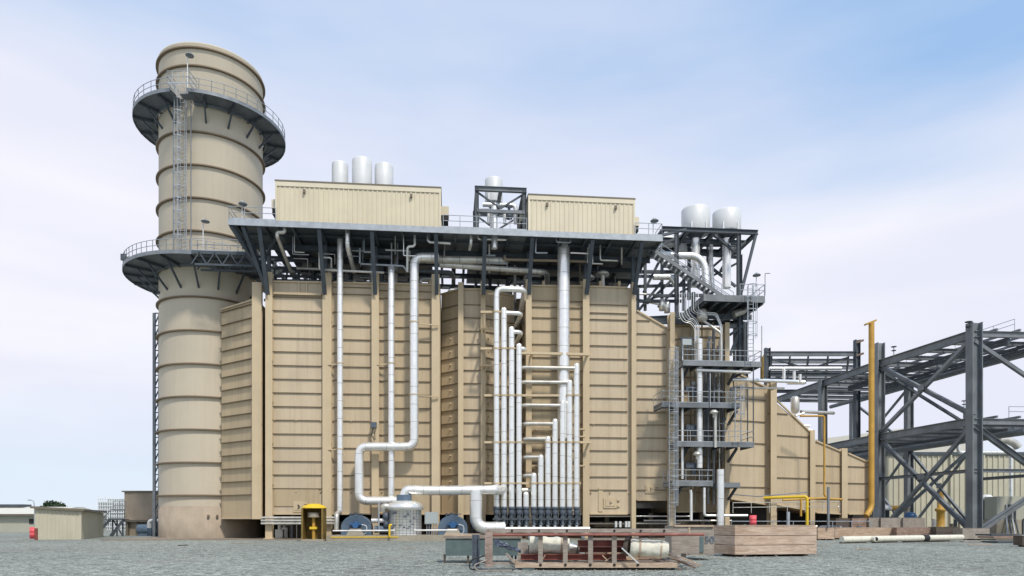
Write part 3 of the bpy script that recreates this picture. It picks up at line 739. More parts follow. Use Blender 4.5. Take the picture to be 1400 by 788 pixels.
# downcomer group
xs = [678.8, 689, 699.4, 709.6, 719.2, 729.7, 739.3, 749, 758.7, 769, 778.6, 788.4]
tops = [395, 424, 450, 473, 676, 650, 625, 600, 576, 551, 523, 500]
br = [718, 713, 713, 718, None, 716, 716, 716, 716, 714, 713, 713]
brnames = ['tallest white downcomer at the left end of the row with looped top', 'second tallest white downcomer with a short branch to the right',
 'third white downcomer from the left in the stepped row', 'fourth white downcomer from the left ending beside the recess', 'shortest white stub in the row of downcomers',
 'white downcomer just right of the shortest stub', 'third lowest white downcomer right of the stub', 'white downcomer in the middle of the rising steps',
 'round topped white downcomer eighth step from stub', 'white downcomer fourth from right end of the row', 'white downcomer second from right end with long left branch',
 'last white downcomer at the right end of the row']
brnames[8] = 'white downcomer rising to half height, fourth up from stub'
brnames[9] = 'white downcomer third from the right end of the row'
VP = -1.7
ZH = ZZ(722.5, U(740, VP), VP)
def valve_mb(c, top):
    body = MB().lathe(c, [(.12, .28), (.27, .3), (.27, .4), (.15, .46), (.2, .7), (.28, .88), (.2, 1.02), (.14, 1.1), (.2, 1.2), (.27, 1.35), (.28, 1.62), (.24, 1.72), (.31, 1.75), (.31, 1.98), (.2, 2.0)], 14)
    return body
for i, (x, y, b) in enumerate(zip(xs, tops, br)):
    c = QZ(x, ZH, VP); tz = ZZ(y, U(x, VP), VP)
    t = thing('downcomer_pipe', c, brnames[i], 'pipe', 'stepped row of white downcomers with dark valves')
    pts = [c+VZ*1.9]
    r = .27
    if b is None: pts += [c+VZ*(tz-ZH)]
    elif i < 1: pts += [c+VZ*(tz-ZH), Vector((QZ(b, tz, VP).x, QZ(b, tz, VP).y, tz)), QZ(b-6, tz-1.1, VP+3.2)]
    else: pts += [c+VZ*(tz-ZH)]
    mb = MB().tube(pts, r, .6)
    tp = pts[1] if len(pts) > 1 else pts[0]
    if i != 0: mb.lathe(Vector((tp.x, tp.y, 0)), [(r, tp.z-.01), (r*.85, tp.z+.14), (r*.5, tp.z+.22), (.01, tp.z+.25)], 12)
    part('riser', mb, 'silver', t)
    if tz-ZH > 4: bands(t, 'silverd', [c+VZ*2.2, c+VZ*(tz-ZH-.4)], .27, 1.9)
    if b and i > 0 :
        ob = .02 if i in (5, 6, 7, 10) else .25; q = QZ(b, tz-ob, VP+.15); s0 = c+VZ*(tz-ob-ZH)
        bb = MB().tube([s0, q, QZ(b-(8 if i < 4 else 3), tz-.6, VP+2.8)], .17 if i > 3 else .2, .4); part('branch', bb, 'silver' if i < 4 else 'silverd', t)
    part('valve', valve_mb(c, 0), 'valve', t)
    hw = MB(); hw.cyl(c+Vector((0, -.2, 1.0)), c+Vector((0, -.55, 1.0)), .06, n=8); hw.cyl(c+Vector((0, -.55, 1.0)), c+Vector((0, -.6, 1.0)), .2, n=12)
    hw.cyl(c+Vector((-.33, -.1, .8)), c+Vector((.33, -.1, .8)), .1, n=8); hw.bar(c+Vector((.3, -.1, .4)), c+Vector((.3, -.1, 1.6)), .08)
    part('valve_wheel', hw, 'steel', t)
    part('stub', MB().cyl(c, c+VZ*.3, .15), 'silver', t)
t = thing('manifold_header', QZ(740, ZH-.2, VP), 'long white horizontal header joining the feet of the stepped downcomers', 'pipe')
part('run', MB().tube([QZ(672, ZH-.05, VP), QZ(806, ZH-.05, VP)], .2), 'silver', t)
for px in (690, 724, 760, 797): part('saddle', MB().box(QZ(px, .07, VP), .3, .3, ZH-.2), 'galvd', t)
# tan brackets carrying downcomers
bt = thing('pipe_bracket', Q(755, 485, -1), 'tan bracket beam high across the thickest riser', 'bracket', 'tan pipe brackets')
mb = MB(); mb.bar(Q(712, 483, -1.5), Q(806, 485, -1.5), .3, .22); mb.bar(Q(718, 484, -.3), Q(718, 484, -1.6), .2); mb.bar(Q(803, 485, 0), Q(803, 485, -1.6), .2); mb.bar(Q(722, 491, 0), Q(730, 483, -1.5), .14)
part('beam', mb, 'tan2', bt)
for y, a, b, lab in ((541, 662, 790, 'tan bracket beam holding downcomers at mid height'), (605, 662, 808, 'tan bracket beam holding downcomers above the stub'), (661, 662, 794, 'lowest tan bracket beam holding all the downcomers'),
                     (477, 657, 705, 'short tan bracket on the left downcomers below their branches'), (427, 657, 694, 'topmost short tan bracket on two left downcomers')):
    t = thing('pipe_bracket', Q((a+b)/2, y, -1.3), lab, 'bracket', 'tan pipe brackets')
    mb = MB().bar(Q(a, y, -1.3), Q(b, y, -1.3), .25, .2); mb.bar(Q(a+1, y, 1), Q(a+1, y, -1.4), .16); 
    if b > 720: mb.bar(Q(b-3, y, 0), Q(b-3, y, -1.4), .16)
    part('beam', mb, 'tan2', t)
    for x, ty in zip(xs, tops):
        if a < x < b and ty < y-4:
            c = Q(x, y, VP); part('clamp', MB().cyl(c-VZ*.07, c+VZ*.07, .33, n=14), 'tan2', t)
# extra short brackets from bay column
for j, y in enumerate((402, 450, 500)):
    single('wall_bracket', MB().bar(Q(657, y, .6), Q(676, y, -1.4), .18, .18).bar(Q(660, y+5, .6), Q(662, y, .2), .1), 'tan2',
           ['top', 'second', 'third'][j]+' small tan arm reaching from bay column to the tallest downcomer', 'bracket', 'small tan arms on the bay column')
for j, y in enumerate((587, 597, 637)):
    single('wall_bracket', MB().bar(Q(722, y, -.3), Q(800, y, -.5), .14, .14).bar(Q(724, y+5, 0), Q(733, y, -.9), .12), 'tan2',
           ['upper of two close thin tan rails behind downcomers', 'lower of two close thin tan rails behind downcomers', 'lowest thin tan rail behind the downcomers'][j], 'bracket', 'thin tan rails on the right wall panel')
# ================================================================ GROUND LEVEL EQUIPMENT
VE = -3.6
t = thing('equipment_plinth', P(U(535, VE), VE, 0), 'low beige concrete plinth under the pumps and vessel', 'plinth')
part('slab', MB().pbox(U(446, -5), U(626, -5), -5, -1.7, 0, .48), 'conc', t)
part('edge_stripe', MB().pbox(U(452, -5.02), U(545, -5.02), -5.05, -5.003, .28, .36), 'yellow', t)
ZP = .48
# vessel
vc = P(U(554, VE), VE, 0); kz = lambda y: ZZ(y, U(554, VE), VE)
t = thing('round_vessel', vc+VZ*ZP, 'silver quilted round vessel with domed top between two blue pumps', 'tank')
part('shell', MB().lathe(vc, [(1.42, ZP), (1.42, kz(698)), (1.6, kz(697)), (1.6, kz(692)), (1.35, kz(688)), (.8, kz(685)), (.01, kz(684))], 32), 'silver', t)
mb = MB()
rs = random.Random(5)
for j in range(8):
    z = ZP+.15+j*.24
    mb.lathe(vc, [(1.42, z-.012), (1.44, z), (1.42, z+.012)], 32)
for j in range(14):
    a = R(180+j*13); mb.bar(vc+Vector((math.cos(a), math.sin(a), 0))*1.43+VZ*ZP, vc+Vector((math.cos(a), math.sin(a), 0))*1.43+VZ*kz(699), .02, .05)
part('strapping', mb, 'galvd', t)
mb = MB()
for j in range(16):
    a = R(rs.uniform(215, 315)); z = rs.uniform(ZP+.5, kz(701)); d = Vector((math.cos(a), math.sin(a), 0)); tt = Vector((-d.y, d.x, 0))
    mb.bar(vc+d*1.46+VZ*z-tt*.1, vc+d*1.46+VZ*z+tt*rs.uniform(.05, .2), .03, rs.uniform(.04, .14))
part('tie', mb, 'valve', t)
part('nozzle', MB().cyl(vc+VZ*kz(690)+Vector((-.1,0,0)), vc+VZ*kz(677)+Vector((-.1,0,0)), .66, n=20), 'blue', t)
part('side_nozzle', MB().tube([vc+Vector((-1.2, -.5, kz(694))), vc+Vector((-1.75, -.7, kz(692))), vc+Vector((-1.85, -.5, kz(699)))], .28), 'silverd', t)
pipe([vc+VZ*kz(679)+Vector((-.1,0,0)), vc+VZ*kz(670)+Vector((.1,0,0)), Q(590, 671, VE), Q(672, 670, VE), Q(676, 670, VE), Q(700, 670, 1)], .43, 'silver', 'fat silver pipe leaving vessel top and running right over the right pump', name='crossover_pipe', bend=1.0)
pipe([Q(650.5, 671, VE), Q(650.5, 722, VE), Q(690, 722, VE)], .55, 'silver', 'fat silver drop pipe with an elbow at ground right of right pump', name='drop_pipe', bend=1.0)
pipe([Q(700, 671, -1), Q(735, 671, -1)], .3, 'silverd', 'dull pipe length passing behind the downcomers low down', bend=.3)
# pumps
def pump(pxc, label):
    c = P(U(pxc, VE), VE, ZP); t = thing('feed_pump', c, label, 'pump', 'blue grey feed pumps on the plinth')
    r = 1.28; zc_ = .62
    mb = MB(); n = 24
    prof = [(a, r*math.cos(a), zc_+1.1*math.sin(a)) for a in [math.pi*i/n for i in range(n+1)]]
    fr = [c+VX*x-VY*.55+VZ*z for _, x, z in prof]; bk = [c+VX*x+VY*.9+VZ*z for _, x, z in prof]
    m = len(fr); mb.add(fr+bk, [(i, i+1, m+i+1, m+i)[::-1] for i in range(m-1)], True)
    fl = [c+VX*r-VY*.55, c-VX*r-VY*.55]; mb.add(fr+[c-VX*r-VY*.55, c+VX*r-VY*.55], [tuple(range(m+2))])
    bl = [c-VX*r+VY*.9, c+VX*r+VY*.9]; mb.add(bk+bl, [tuple(range(m+2))[::-1]])
    mb.add([fr[0], bk[0], c+VX*r+VY*.9, c+VX*r-VY*.55], [(0,1,2,3)]); mb.add([fr[-1], bk[-1], c-VX*r+VY*.9, c-VX*r-VY*.55], [(3,2,1,0)])
    part('casing', mb, 'blue', t)
    mb = MB()
    for k in range(7):
        rr_ = 1.2-k*.13
        pts = [c+VX*rr_*math.cos(a)-VY*.57+VZ*(zc_+rr_*.86*math.sin(a)) for a in [math.pi*i/14 for i in range(15)]]
        for p, q in zip(pts[:-1], pts[1:]): mb.bar(p, q, .03, .03, VY)
    part('cooling_rib', mb, 'blue', t)
    mb = MB(); 
    mb.cyl(c-VY*.55+VZ*.85, c-VY*1.0+VZ*.85, .34, .26, n=18); mb.bar(c-VY*.8-VX*.5+VZ*.95, c-VY*.8+VX*.5+VZ*.95, .25, .16)
    part('motor', mb, 'bluebr', t)
    mb = MB(); mb.hexa([c-VX*.75-VY*1.2, c+VX*.75-VY*1.2, c+VX*.75-VY*.62, c-VX*.75-VY*.62, c-VX*.45-VY*1.1+VZ*.55, c+VX*.45-VY*1.1+VZ*.55, c+VX*.45-VY*.62+VZ*.55, c-VX*.45-VY*.62+VZ*.55])
    part('guard', mb, 'conc', t)
    mb = MB(); mb.bar(c-VX*.7+VZ*1.8, c+VX*.75+VZ*1.82, .1, .08); mb.cyl(c-VX*.1+VZ*1.68, c-VX*.1+VZ*1.95, .15, n=10); mb.cyl(c-VX*.55+VZ*1.6, c-VX*.55+VZ*1.9, .08, n=8); mb.cyl(c+VX*.4+VZ*1.6, c+VX*.4+VZ*1.88, .08, n=8)
    part('oil_line', mb, 'steel', t)
    part('conduit', MB().tube([c+VX*.5-VY*.9+VZ*.9, c+VX*.95-VY*.9+VZ*.8, c+VX*.95-VY*1+VZ*.2, c+VX*.6-VY*1+VZ*.03], .06, .25, n=8), 'galv', t)
pump(488, 'blue grey pump left of the silver vessel'); pump(619, 'blue grey pump right of the silver vessel')
t = thing('junction_box', P(U(590, VE), VE, ZP), 'pale grey cabinet on conduits between vessel and right pump', 'cabinet')
c = P(U(590, VE), VE-.3, ZP); part('cabinet', MB().box(c+VZ*.95, 1.15, .35, 1.05, AL), 'box', t)
part('door', MB().box(c+VZ*1.02-VY*.19, 1.0, .02, .9, AL), 'box', t)
for k in range(5): part('conduit', MB().cyl(c+VX*(-.4+k*.2), c+VX*(-.4+k*.2)+VZ*.95, .035, n=6), 'galv', t)
pipe([Q(508, 712, VE), Q(534, 712, VE)], .2, 'silver', 'short silver flanged pipe joining left pump to the vessel')
single('lower_pipe', MB().tube([Q(512, 724, VE), Q(534, 724, VE)], .32), 'blue', 'thick blue grey pipe at plinth level joining left pump to the vessel', 'pipe')
single('control_valve', MB().lathe(Q(528, 722, VE-.3), [(.01, 0), (.22, .05), (.25, .5), (.12, .7), (.3, .8), (.3, 1.3), (.01, 1.35)], 12), 'valve', 'dark valve between left pump and vessel', 'valve')
single('thin_post', MB().cyl(Q(518, 728, VE-.6), Q(518, 686, VE-.6), .06), 'galv', 'thin grey post beside the left pump', 'post')
single('yellow_bollard', MB().tube([Q(536, 718, -5.2), Q(532.5, 718, -5.2), Q(532.5, 734, -5.2)], .09), 'yellow', 'small bent yellow pipe in front of the silver vessel', 'pipe')
single('silver_duct', MB().tube([Q(460, 727, VE), Q(460, 703, VE), Q(464, 701, -2)], .22), 'silverd', 'dull silver stub pipe at the left end of the plinth', 'pipe')
single('floor_pipe', MB().tube([Q(455, 726, -4.7), Q(625, 725, -4.7)], .07), 'silver', 'thin silver pipe along the front of plinth', 'pipe')
# cable trays low behind
for i, y in enumerate((708, 712, 716)):
    single('service_pipe', MB().tube([Q(357, y, -.9), Q(463, y, -.9)], .1), 'silverd',
           ['top', 'middle', 'bottom'][i]+' pipe of three low service pipes left of pumps', 'pipe', 'low service pipes')
for i, (x0, x1, y, r, m) in enumerate(((806, 945, 706, .08, 'silver'), (806, 930, 716, .1, 'silverd'), (880, 1000, 712, .1, 'silver'), (812, 862, 719, .12, 'hdr'))):
    single('service_pipe', MB().tube([Q(x0, y, 1+i*.5), Q(x1, y, 1+i*.5)], r), m,
           ['highest silver pipe in the gap under right wall panels', 'dull pipe in the gap under right wall panels', 'silver pipe under the small tower', 'brown pipe nearest the ground under right wall panels'][i], 'pipe')
for i, x in enumerate((842, 848, 856, 860)):
    single('stub_pipe', MB().tube([Q(x, 721, -1), Q(x, 713, -1)], .13), 'silver', ['first', 'second', 'third', 'fourth'][i]+' from left of four white stub pipes under right wall panels', 'pipe', 'four white stub pipes')
rs = random.Random(17)
for i in range(22):
    px = rs.choice([rs.uniform(640, 700), rs.uniform(806, 915), rs.uniform(925, 1000), rs.uniform(380, 412)]); v = rs.uniform(2, 5); c = P(U(px, v), v, .07); k = i % 2
    mb = MB().tube([c, c+VZ*rs.uniform(.8, 1.8), c+VZ*1.2+VX*rs.uniform(-2, 2)], rs.choice([.06, .1, .15]), n=8) if k else MB().box(c, .7, .5, rs.uniform(.5, 1.1)).cyl(c+VZ*.4, c+VZ*1.6, .18, n=10)
    single('drain_pipe' if k else 'drain_valve', mb, rs.choice(['galvd', 'silverd', 'steel', 'hdr', 'valve']), 'small bent drain pipe in the dark gap under the boiler' if k else 'small drain valve in the dark gap under the boiler', 'pipe' if k else 'valve', 'drain pipes under the boiler' if k else 'drain valves under the boiler')
# booth
bc = P(U(429.5, -4.6), -4.6, 0); t = thing('valve_booth', bc, 'open fronted yellow booth with domed yellow roof at foot of the boiler', 'booth')
w_, d_, h_ = 1.75, 1.7, 2.75
part('plinth', MB().box(bc, w_+.1, d_+.1, .15, AL), 'conc', t)
part('back_panel', MB().box(bc+VY*(d_/2-.04)+VZ*.15, w_, .06, h_-.15, AL), 'ochre', t)
for s_ in (-1, 1): part('side_panel', MB().box(bc+VX*s_*(w_/2-.04)+VZ*.15, .06, d_-.14, h_-.15, AL), 'ochre', t)
for s_ in (-1, 1): part('front_post', MB().box(bc+VX*s_*(w_/2-.05)-VY*(d_/2-.05)+VZ*.15, .14, .12, h_-.15, AL), 'ochre', t)
part('roof', MB().lathe(bc, [(.01, h_+.42), (.4, h_+.40), (.75, h_+.28), (1.0, h_+.1), (1.05, h_), (.01, h_)], 24), 'yellow', t)
part('inner_pipe', MB().tube([bc-VY*.2+VZ*.15, bc-VY*.2+VZ*2.0], .14), 'orange', t)
part('inner_flange', MB().cyl(bc-VY*.2+VZ*2.0, bc-VY*.2+VZ*2.4, .5, n=16), 'conc', t)
part('inner_valve', MB().box(bc-VY*.3+VZ*1.0, .6, .3, .2, AL), 'yellow', t)
# hanging valve marks on the wall
t = thing('wall_instrument', Q(511, 600, -.6), 'small dark instrument cluster with hoses on the third column', 'instrument')
part('gauge', MB().box(Q(511, 585, -.75), .5, .3, .5, AL), 'valve', t)
part('hose', MB().tube([Q(510, 585, -.75), Q(508, 596, -.75), Q(513, 603, -.75), Q(512, 590, -.8)], .035, .2, n=6), 'black', t)
# ================================================================ SERVICE TOWER (right)
VT = -3.4
tw = thing('service_tower', QZ(965, 0, -1.5), 'narrow grey steel service tower with four railed decks on the right of boiler', 'tower')
def deck(px0, px1, y, v0, v1, th=.38, posts=True, rail=True, rsides=(1, 1), sk='deck'):
    u0, u1 = U(px0, v0), U(px1, v0); z = ZZ(y, u0, v0)
    d = part(sk, MB().pbox(u0, u1, v0+.06, v1, z-.07, z), 'deck', tw)
    mb = MB(); mb.pbox(u0, u1, v0, v0+.055, z-th, z+.08); mb.pbox(u0, u0+.06, v0+.06, v1, z-th, z+.08); mb.pbox(u1-.06, u1, v0+.06, v1, z-th, z+.08)
    part('edge_channel', mb, 'steel2', d)
    n = max(2, int((u1-u0)/1.3)); mb = MB()
    for i in range(n+1): u = u0+.15+(u1-u0-.3)*i/n; mb.bar(P(u, v0+.1, z-.25), P(u, v1, z-.25), .12, .3)
    part('joist', mb, 'steel', d)
    if rail:
        pts = ([P(u0+.03, v1, z)] if rsides[0] else [])+[P(u0+.03, v0+.03, z), P(u1-.03, v0+.03, z)]+([P(u1-.03, v1, z)] if rsides[1] else [])
        part('railing', MB().rail(pts, 1.1, 1.2, .03), 'galv', d)
    return z, u0, u1
z1_, a_, b_ = deck(934, 1041, 494, VT, -.8)
z2_, _, _ = deck(905, 1012, 551, VT, -.8)
z3_, _, _ = deck(926, 1031, 605, VT, -.8)
z4_, _, _ = deck(919, 975, 659, VT, -.8)
deck(985, 1012, 661, VT+.5, -.8, rail=False)
for z, pxs in ((z1_, (930, 996)), (z2_, (921, 996)), (z3_, (930, 996)), (z4_, (922, 996))):
    for px in pxs:
        u = U(px, -.8); part('knee_brace', MB().bar(P(u, -.75, z-1.5), P(u+.25, VT+1.3, z-.35), .2, .2), 'steel', tw)
mb = MB()
for px in (945, 960, 975): mb.pbox(U(px, .2)-.06, U(px, .2)+.06, .2, .32, 3, 21)
for z in (z1_+1.6, z1_-2, z2_+1.5, z2_-1.8, z3_+1.5, z3_-1.5): mb.pbox(U(924, .1), U(992, .1), .05, .2, z, z+.18)
part('inner_frame', mb, 'hdr', tw)
# upper deck
u0, u1 = U(962, VT), U(1046, VT); zu2 = ZZ(404, u0, VT)
ud = part('upper_deck', MB().pbox(u0, u1, VT+.06, 3, zu2-.08, zu2), 'deck', tw)
mb = MB(); mb.pbox(u0, u1, VT, VT+.055, zu2-.5, zu2+.1); mb.pbox(u1-.07, u1, VT+.06, 3, zu2-.5, zu2+.1); mb.pbox(u0, u0+.07, VT+.06, 3, zu2-.5, zu2+.1); part('edge_channel', mb, 'steel2', ud)
mb = MB()
for i in range(6): u = u0+.2+(u1-u0-.4)*i/5; mb.ibeam(P(u, VT+.1, zu2-.4), P(u, 3, zu2-.4), .2, .5)
mb.bar(P(u0-2, -.5, zu2-1.0), P(u1, -.5, zu2-1.0), .25, .5); mb.bar(P(u0-4, 1.5, zu2-1.0), P(u1, 1.5, zu2-1.0), .25, .5)
part('joist', mb, 'steel', ud)
part('railing', MB().rail([P(U(1012, VT), VT+.03, zu2), P(u1-.04, VT+.03, zu2), P(u1-.04, 3, zu2)], 1.15, 1.1, .032), 'galv', ud)
for px, y0, y1, v in ((1012, 420, 498, -.6), (1019, 440, 560, 2), (1006, 414, 494, 1)):
    part('post', MB().ibeam(Q(px, y1, v), Q(px, y0, v), .42, .42, VX), 'steel', tw)
for a, b in (((998, 486), (1012, 452)), ((998, 458), (1015, 446)), ((955, 428), (1000, 415)), ((1000, 425), (985, 440)), ((998, 520), (1030, 500))):
    part('brace', MB().bar(Q(*a, -.6), Q(*b, -.6), .25, .25), 'steel', tw)
mb = MB().ibeam(Q(996, 446, -.4), Q(1018, 446, -.4), .3, .4); part('beam', mb, 'steel2', tw)
# silencer support frame
sf = thing('silencer_tower', QZ(960, 23, 3), 'open dark steel frame carrying the two wide pale drums', 'steel frame')
zt = ZZ(313, U(905, 1), 1.0)
ua, ub = U(905, 1), U(1036, 1)
for v in (1.0, 3.5, 6.0): part('beam', MB().ibeam(P(ua, v, zt), P(ub, v, zt), .32, .42), 'steel', sf)
for f in (.02, .28, .55, .8, .99): u = ua+(ub-ua)*f; part('cross_beam', MB().ibeam(P(u, 1, zt-.01), P(u, 6, zt-.01), .3, .38), 'steel', sf)
for px, v in ((1010, 1.0), (1012, 6.0), (925, 6), (925, 1)): part('post', MB().ibeam(QZ(px, 20 if px > 1000 else 23, v), QZ(px, zt-.2, v), .35, .35, VX), 'steel', sf)
for a, b, v in (((1034, 319), (1013, 402), 1), ((1034, 319), (1002, 345), 3), ((905, 322), (938, 314), 1), ((910, 335), (1008, 336), 5), ((1008, 335), (985, 370), 5), ((1008, 336), (940, 395), 5.5), ((925, 330), (1006, 392), 5.5), ((905, 335), (945, 316), 3), ((970, 316), (1006, 345), 3)):
    part('brace', MB().bar(Q(*a, v), Q(*b, v), .24, .24), 'steel', sf)
# stair
st = thing('stairway', Q(945, 400, -.8), 'steel stair descending right from roof platform to the upper tower deck', 'stairs')
p0 = P(U(888, -1.4), -1.4, ZD-.1); p1 = P(U(1003, -1.4), -1.4, zu2)
for dv in (0, 1.1): part('stringer', MB().bar(p0+VY*dv, p1+VY*dv, .08, .36), 'steel2', st)
n = 20
mb = MB()
for i in range(n): c = p0.lerp(p1, (i+.5)/n)+VY*.55; mb.box(c, .34, 1.05, .05, AL)
part('tread', mb, 'galvd', st)
for dv in (0, 1.1):
    mb = MB(); a, b = p0+VY*dv, p1+VY*dv
    for h in (.55, 1.05): mb.cyl(a+VZ*h, b+VZ*h, .032, n=6)
    for i in range(8): c = a.lerp(b, i/7); mb.cyl(c, c+VZ*1.05, .032, n=6)
    part('handrail', mb, 'galv', st)
for i, (a, b, v, w_) in enumerate((((868, 372), (930, 372), 6, .3), ((905, 345), (940, 345), 5.5, .25), ((930, 345), (1008, 352), 5.8, .28), ((930, 400), (1008, 360), 5.6, .2), ((942, 336), (942, 410), 5.5, .3), ((968, 336), (968, 404), 5.8, .3), ((905, 365), (960, 365), 5.2, .18))):
    part('brace', MB().bar(Q(*a, v), Q(*b, v), w_, w_), 'steel', sf)
# stair support steel in the back
bs = thing('roof_end_frame', QZ(890, 23, 3), 'tangle of dark braces under the stair at the right end of the roof platform', 'steel frame')
for a, b, v in (((872, 430), (872, 395), 2), ((882, 425), (882, 350), 3), ((872, 412), (935, 412), 2), ((870, 392), (940, 390), 4), ((873, 425), (905, 385), 2.5), ((885, 415), (930, 372), 3), ((880, 400), (900, 360), 5), ((900, 420), (940, 378), 4), ((868, 378), (925, 378), 5),
                 ((905, 425), (905, 352), 3), ((925, 430), (925, 370), 2), ((935, 425), (935, 380), 4), ((868, 436), (920, 433), 3), ((945, 425), (962, 405), 1), ((893, 405), (962, 404), 1.5), ((948, 440), (948, 400), 3)):
    part('brace', MB().bar(Q(*a, v), Q(*b, v), .26, .26), 'steel', bs)
# big curved silver pipe in the tower
pipe([Q(888, 349, 2.6), Q(952, 350, 2.2), Q(964, 362, 1.8), Q(966, 402, 1.6)], .36, 'silver', 'fat silver pipe bending down behind the stair below wide drums', bend=1.1)
pipe([Q(893, 379, 1.8), Q(918, 379, 1.8), Q(924, 390, 1.8)], .28, 'silver', 'short silver pipe under the start of the stair')
pipe([Q(972, 312, 5), Q(972, 360, 5), Q(975, 400, 5)], .22, 'silver', 'slim pipe between the stems of the two wide drums')
pipe([Q(903, 330, 5), Q(930, 330, 5), Q(932, 345, 5)], .6, 'white', 'blunt pale duct half hidden behind the stair top')
for i, (px, py) in enumerate(((905, 425), (912, 428))):
    single('drum', MB().lathe(Q(px, py, 2), [(.01, 0), (.3, .02), (.32, 1.0), (.2, 1.15), (.01, 1.2)], 14), 'silver', ['left', 'right'][i]+' small silver drum behind the sloped wall top', 'drum')
# vessel below the upper deck
t = thing('flash_tank', Q(960, 440, -1.6), 'small rounded silver tank hanging below the upper tower deck', 'tank')
c = Q(960, 436, -1.6); part('body', MB().lathe(c, [(.01, -.3), (.4, -.2), (.5, 0), (.5, .6), (.4, .85), (.01, .95)], 18), 'silverd', t)
part('outlet', MB().tube([c+VZ*-.1, Q(975, 448, -2), Q(986, 456, -2.2), Q(986, 494, -2.2)], .13), 'silverd', t)
pipe([Q(1003, 430, -1), Q(1017, 425, -1), Q(1021, 418, -1)], .35, 'silverd', 'fat dull elbow pipe under right end of upper tower deck')
# tube bundle
for i in range(9):
    dx = 929+i*3.2; bx = 951-i*2.6
    off = i*2.2; i *= .75
    ys = 440-off*1.3; yd = 461
    pts = [Q(dx, 400, -2.3), Q(dx, 433-i*1.9, -2.3), Q(dx+6, 441-i*2.3, -2.3), Q(944+i*2.2, 442-i*2.3, -2.3), Q(950+i*2.0, 450-i*2.0, -2.3), Q(950+i*2.0, 494, -2.3)]
    if i > 3: pts = [Q(dx, 400, -2.0), Q(dx, 431-i*1.2, -2.0), Q(dx+8, 436-i*1.5, -2.0), Q(975+i*.8, 437-i*1.5, -2.0), Q(980+i*1.2, 446, -2.0), Q(980+i*1.2, 490, -2.0)]
    single('sample_tube', MB().tube(pts, .036, .3, n=8), 'galv' if int(i) % 2 else 'silver', 'one of the slim parallel tubes bending in steps beside the flash tank', 'pipe', 'parallel sample tubes')
# vertical pipes through the decks
for pts, r, m, lab in (
    ([Q(956.5, 464, -2.6), Q(956.5, 640, -2.6)], .27, 'silver', 'white vertical pipe passing through tower decks in the middle'),
    ([Q(933, 465, -2.4), Q(933, 655, -2.4)], .12, 'silver', 'slim white vertical pipe near left edge of the tower decks'),
    ([Q(985, 642, -3.8), Q(985, 722, -3.8)], .33, 'silver', 'thick round topped white standpipe at the foot of the tower'),
    ([Q(963, 667, -3.6), Q(963, 705, -3.6), Q(1022, 705, -3.6)], .12, 'silver', 'slim white L shaped pipe at the foot of tower'),
    ([Q(945, 712, -3.2), Q(945, 675, -3.2), Q(944, 670, -3.2)], .13, 'silver', 'short white pipe left of the L shaped pipe at the tower foot'),
    ([Q(952, 506, -3), Q(1026, 509, -3)], .15, 'silver', 'white pipe running right just below the top railed tower deck'),
    ([Q(1000, 519, -1), Q(1090, 522, 1)], .17, 'silver', 'white pipe running right over the inlet duct'),
    ([Q(999, 531, -.5), Q(1072, 531, 1)], .1, 'silverd', 'thin rail pipe above the inlet duct'),
    ([Q(971, 511, -3.5), Q(971, 556, -3.5)], .05, 'galv', 'thin grey tube between first and second tower decks'),
    ([Q(978, 565, -3.5), Q(978, 612, -3.5)], .13, 'silverd', 'dull tube with a cap between second and third tower decks'),
    ([Q(950, 470, -.5), Q(950, 690, -.5)], .1, 'hdr', 'brown tube at the back of the tower decks'),
    ([Q(968, 470, -.5), Q(968, 690, -.5)], .1, 'galvd', 'grey tube at the back of the tower decks'),
    ([Q(976, 450, -.5), Q(976, 690, -.5)], .1, 'galvd', 'second grey tube at the back of the tower near right column'),
    ([Q(1042, 488, -1), Q(1042, 446, -1)], .08, 'silver', 'thin white vent pipe rising right of the tower'),
    ([Q(1042, 518, -.9), Q(1042, 486, -.9)], .17, 'ochre', 'rusty orange stub pipe right of the tower'),
    ([Q(1053, 374, -1), Q(1046, 374, -1), Q(1046, 404, -1)], .035, 'galvd', 'thin bent mast at the right corner of upper tower deck')):
    pipe(pts, r, m, lab)
mb = MB()
tb = [((905, 480), -.2, 0)]
for px, y0, y1, lab, cg in ((919, 722, 478, 'long caged ladder up the left side of service tower', True), (1009, 603, 530, 'short ladder at the right between second and third tower decks', True), (1026, 494, 392, 'caged ladder at the right end up to the upper tower deck', True), (1017, 604, 531, '', True)):
    if not lab: continue
    v = -3.7 if px != 919 else -3.9
    a, b = Q(px, y0, v), Q(px, y1, v); b = Vector((a.x, a.y, b.z)) 
    single('caged_ladder', MB().ladder(a, b, VX, .55, cg, -VY, .032), 'galv', lab, 'ladder', 'ladders on the service tower')
rs = random.Random(31)
for i in range(16):
    px = 951+i*2.5; v = rs.uniform(-.4, .8); y0 = rs.uniform(452, 520); y1 = rs.uniform(600, 695)
    single('instrument_tube', MB().tube([Q(px, y0, v), Q(px, y1, v)], rs.choice([.04, .05, .08]), n=6), rs.choice(['galv', 'galvd', 'silverd', 'hdr']), 'thin vertical tube in the dark recess behind the tower decks', 'pipe', 'thin tubes in the tower recess')
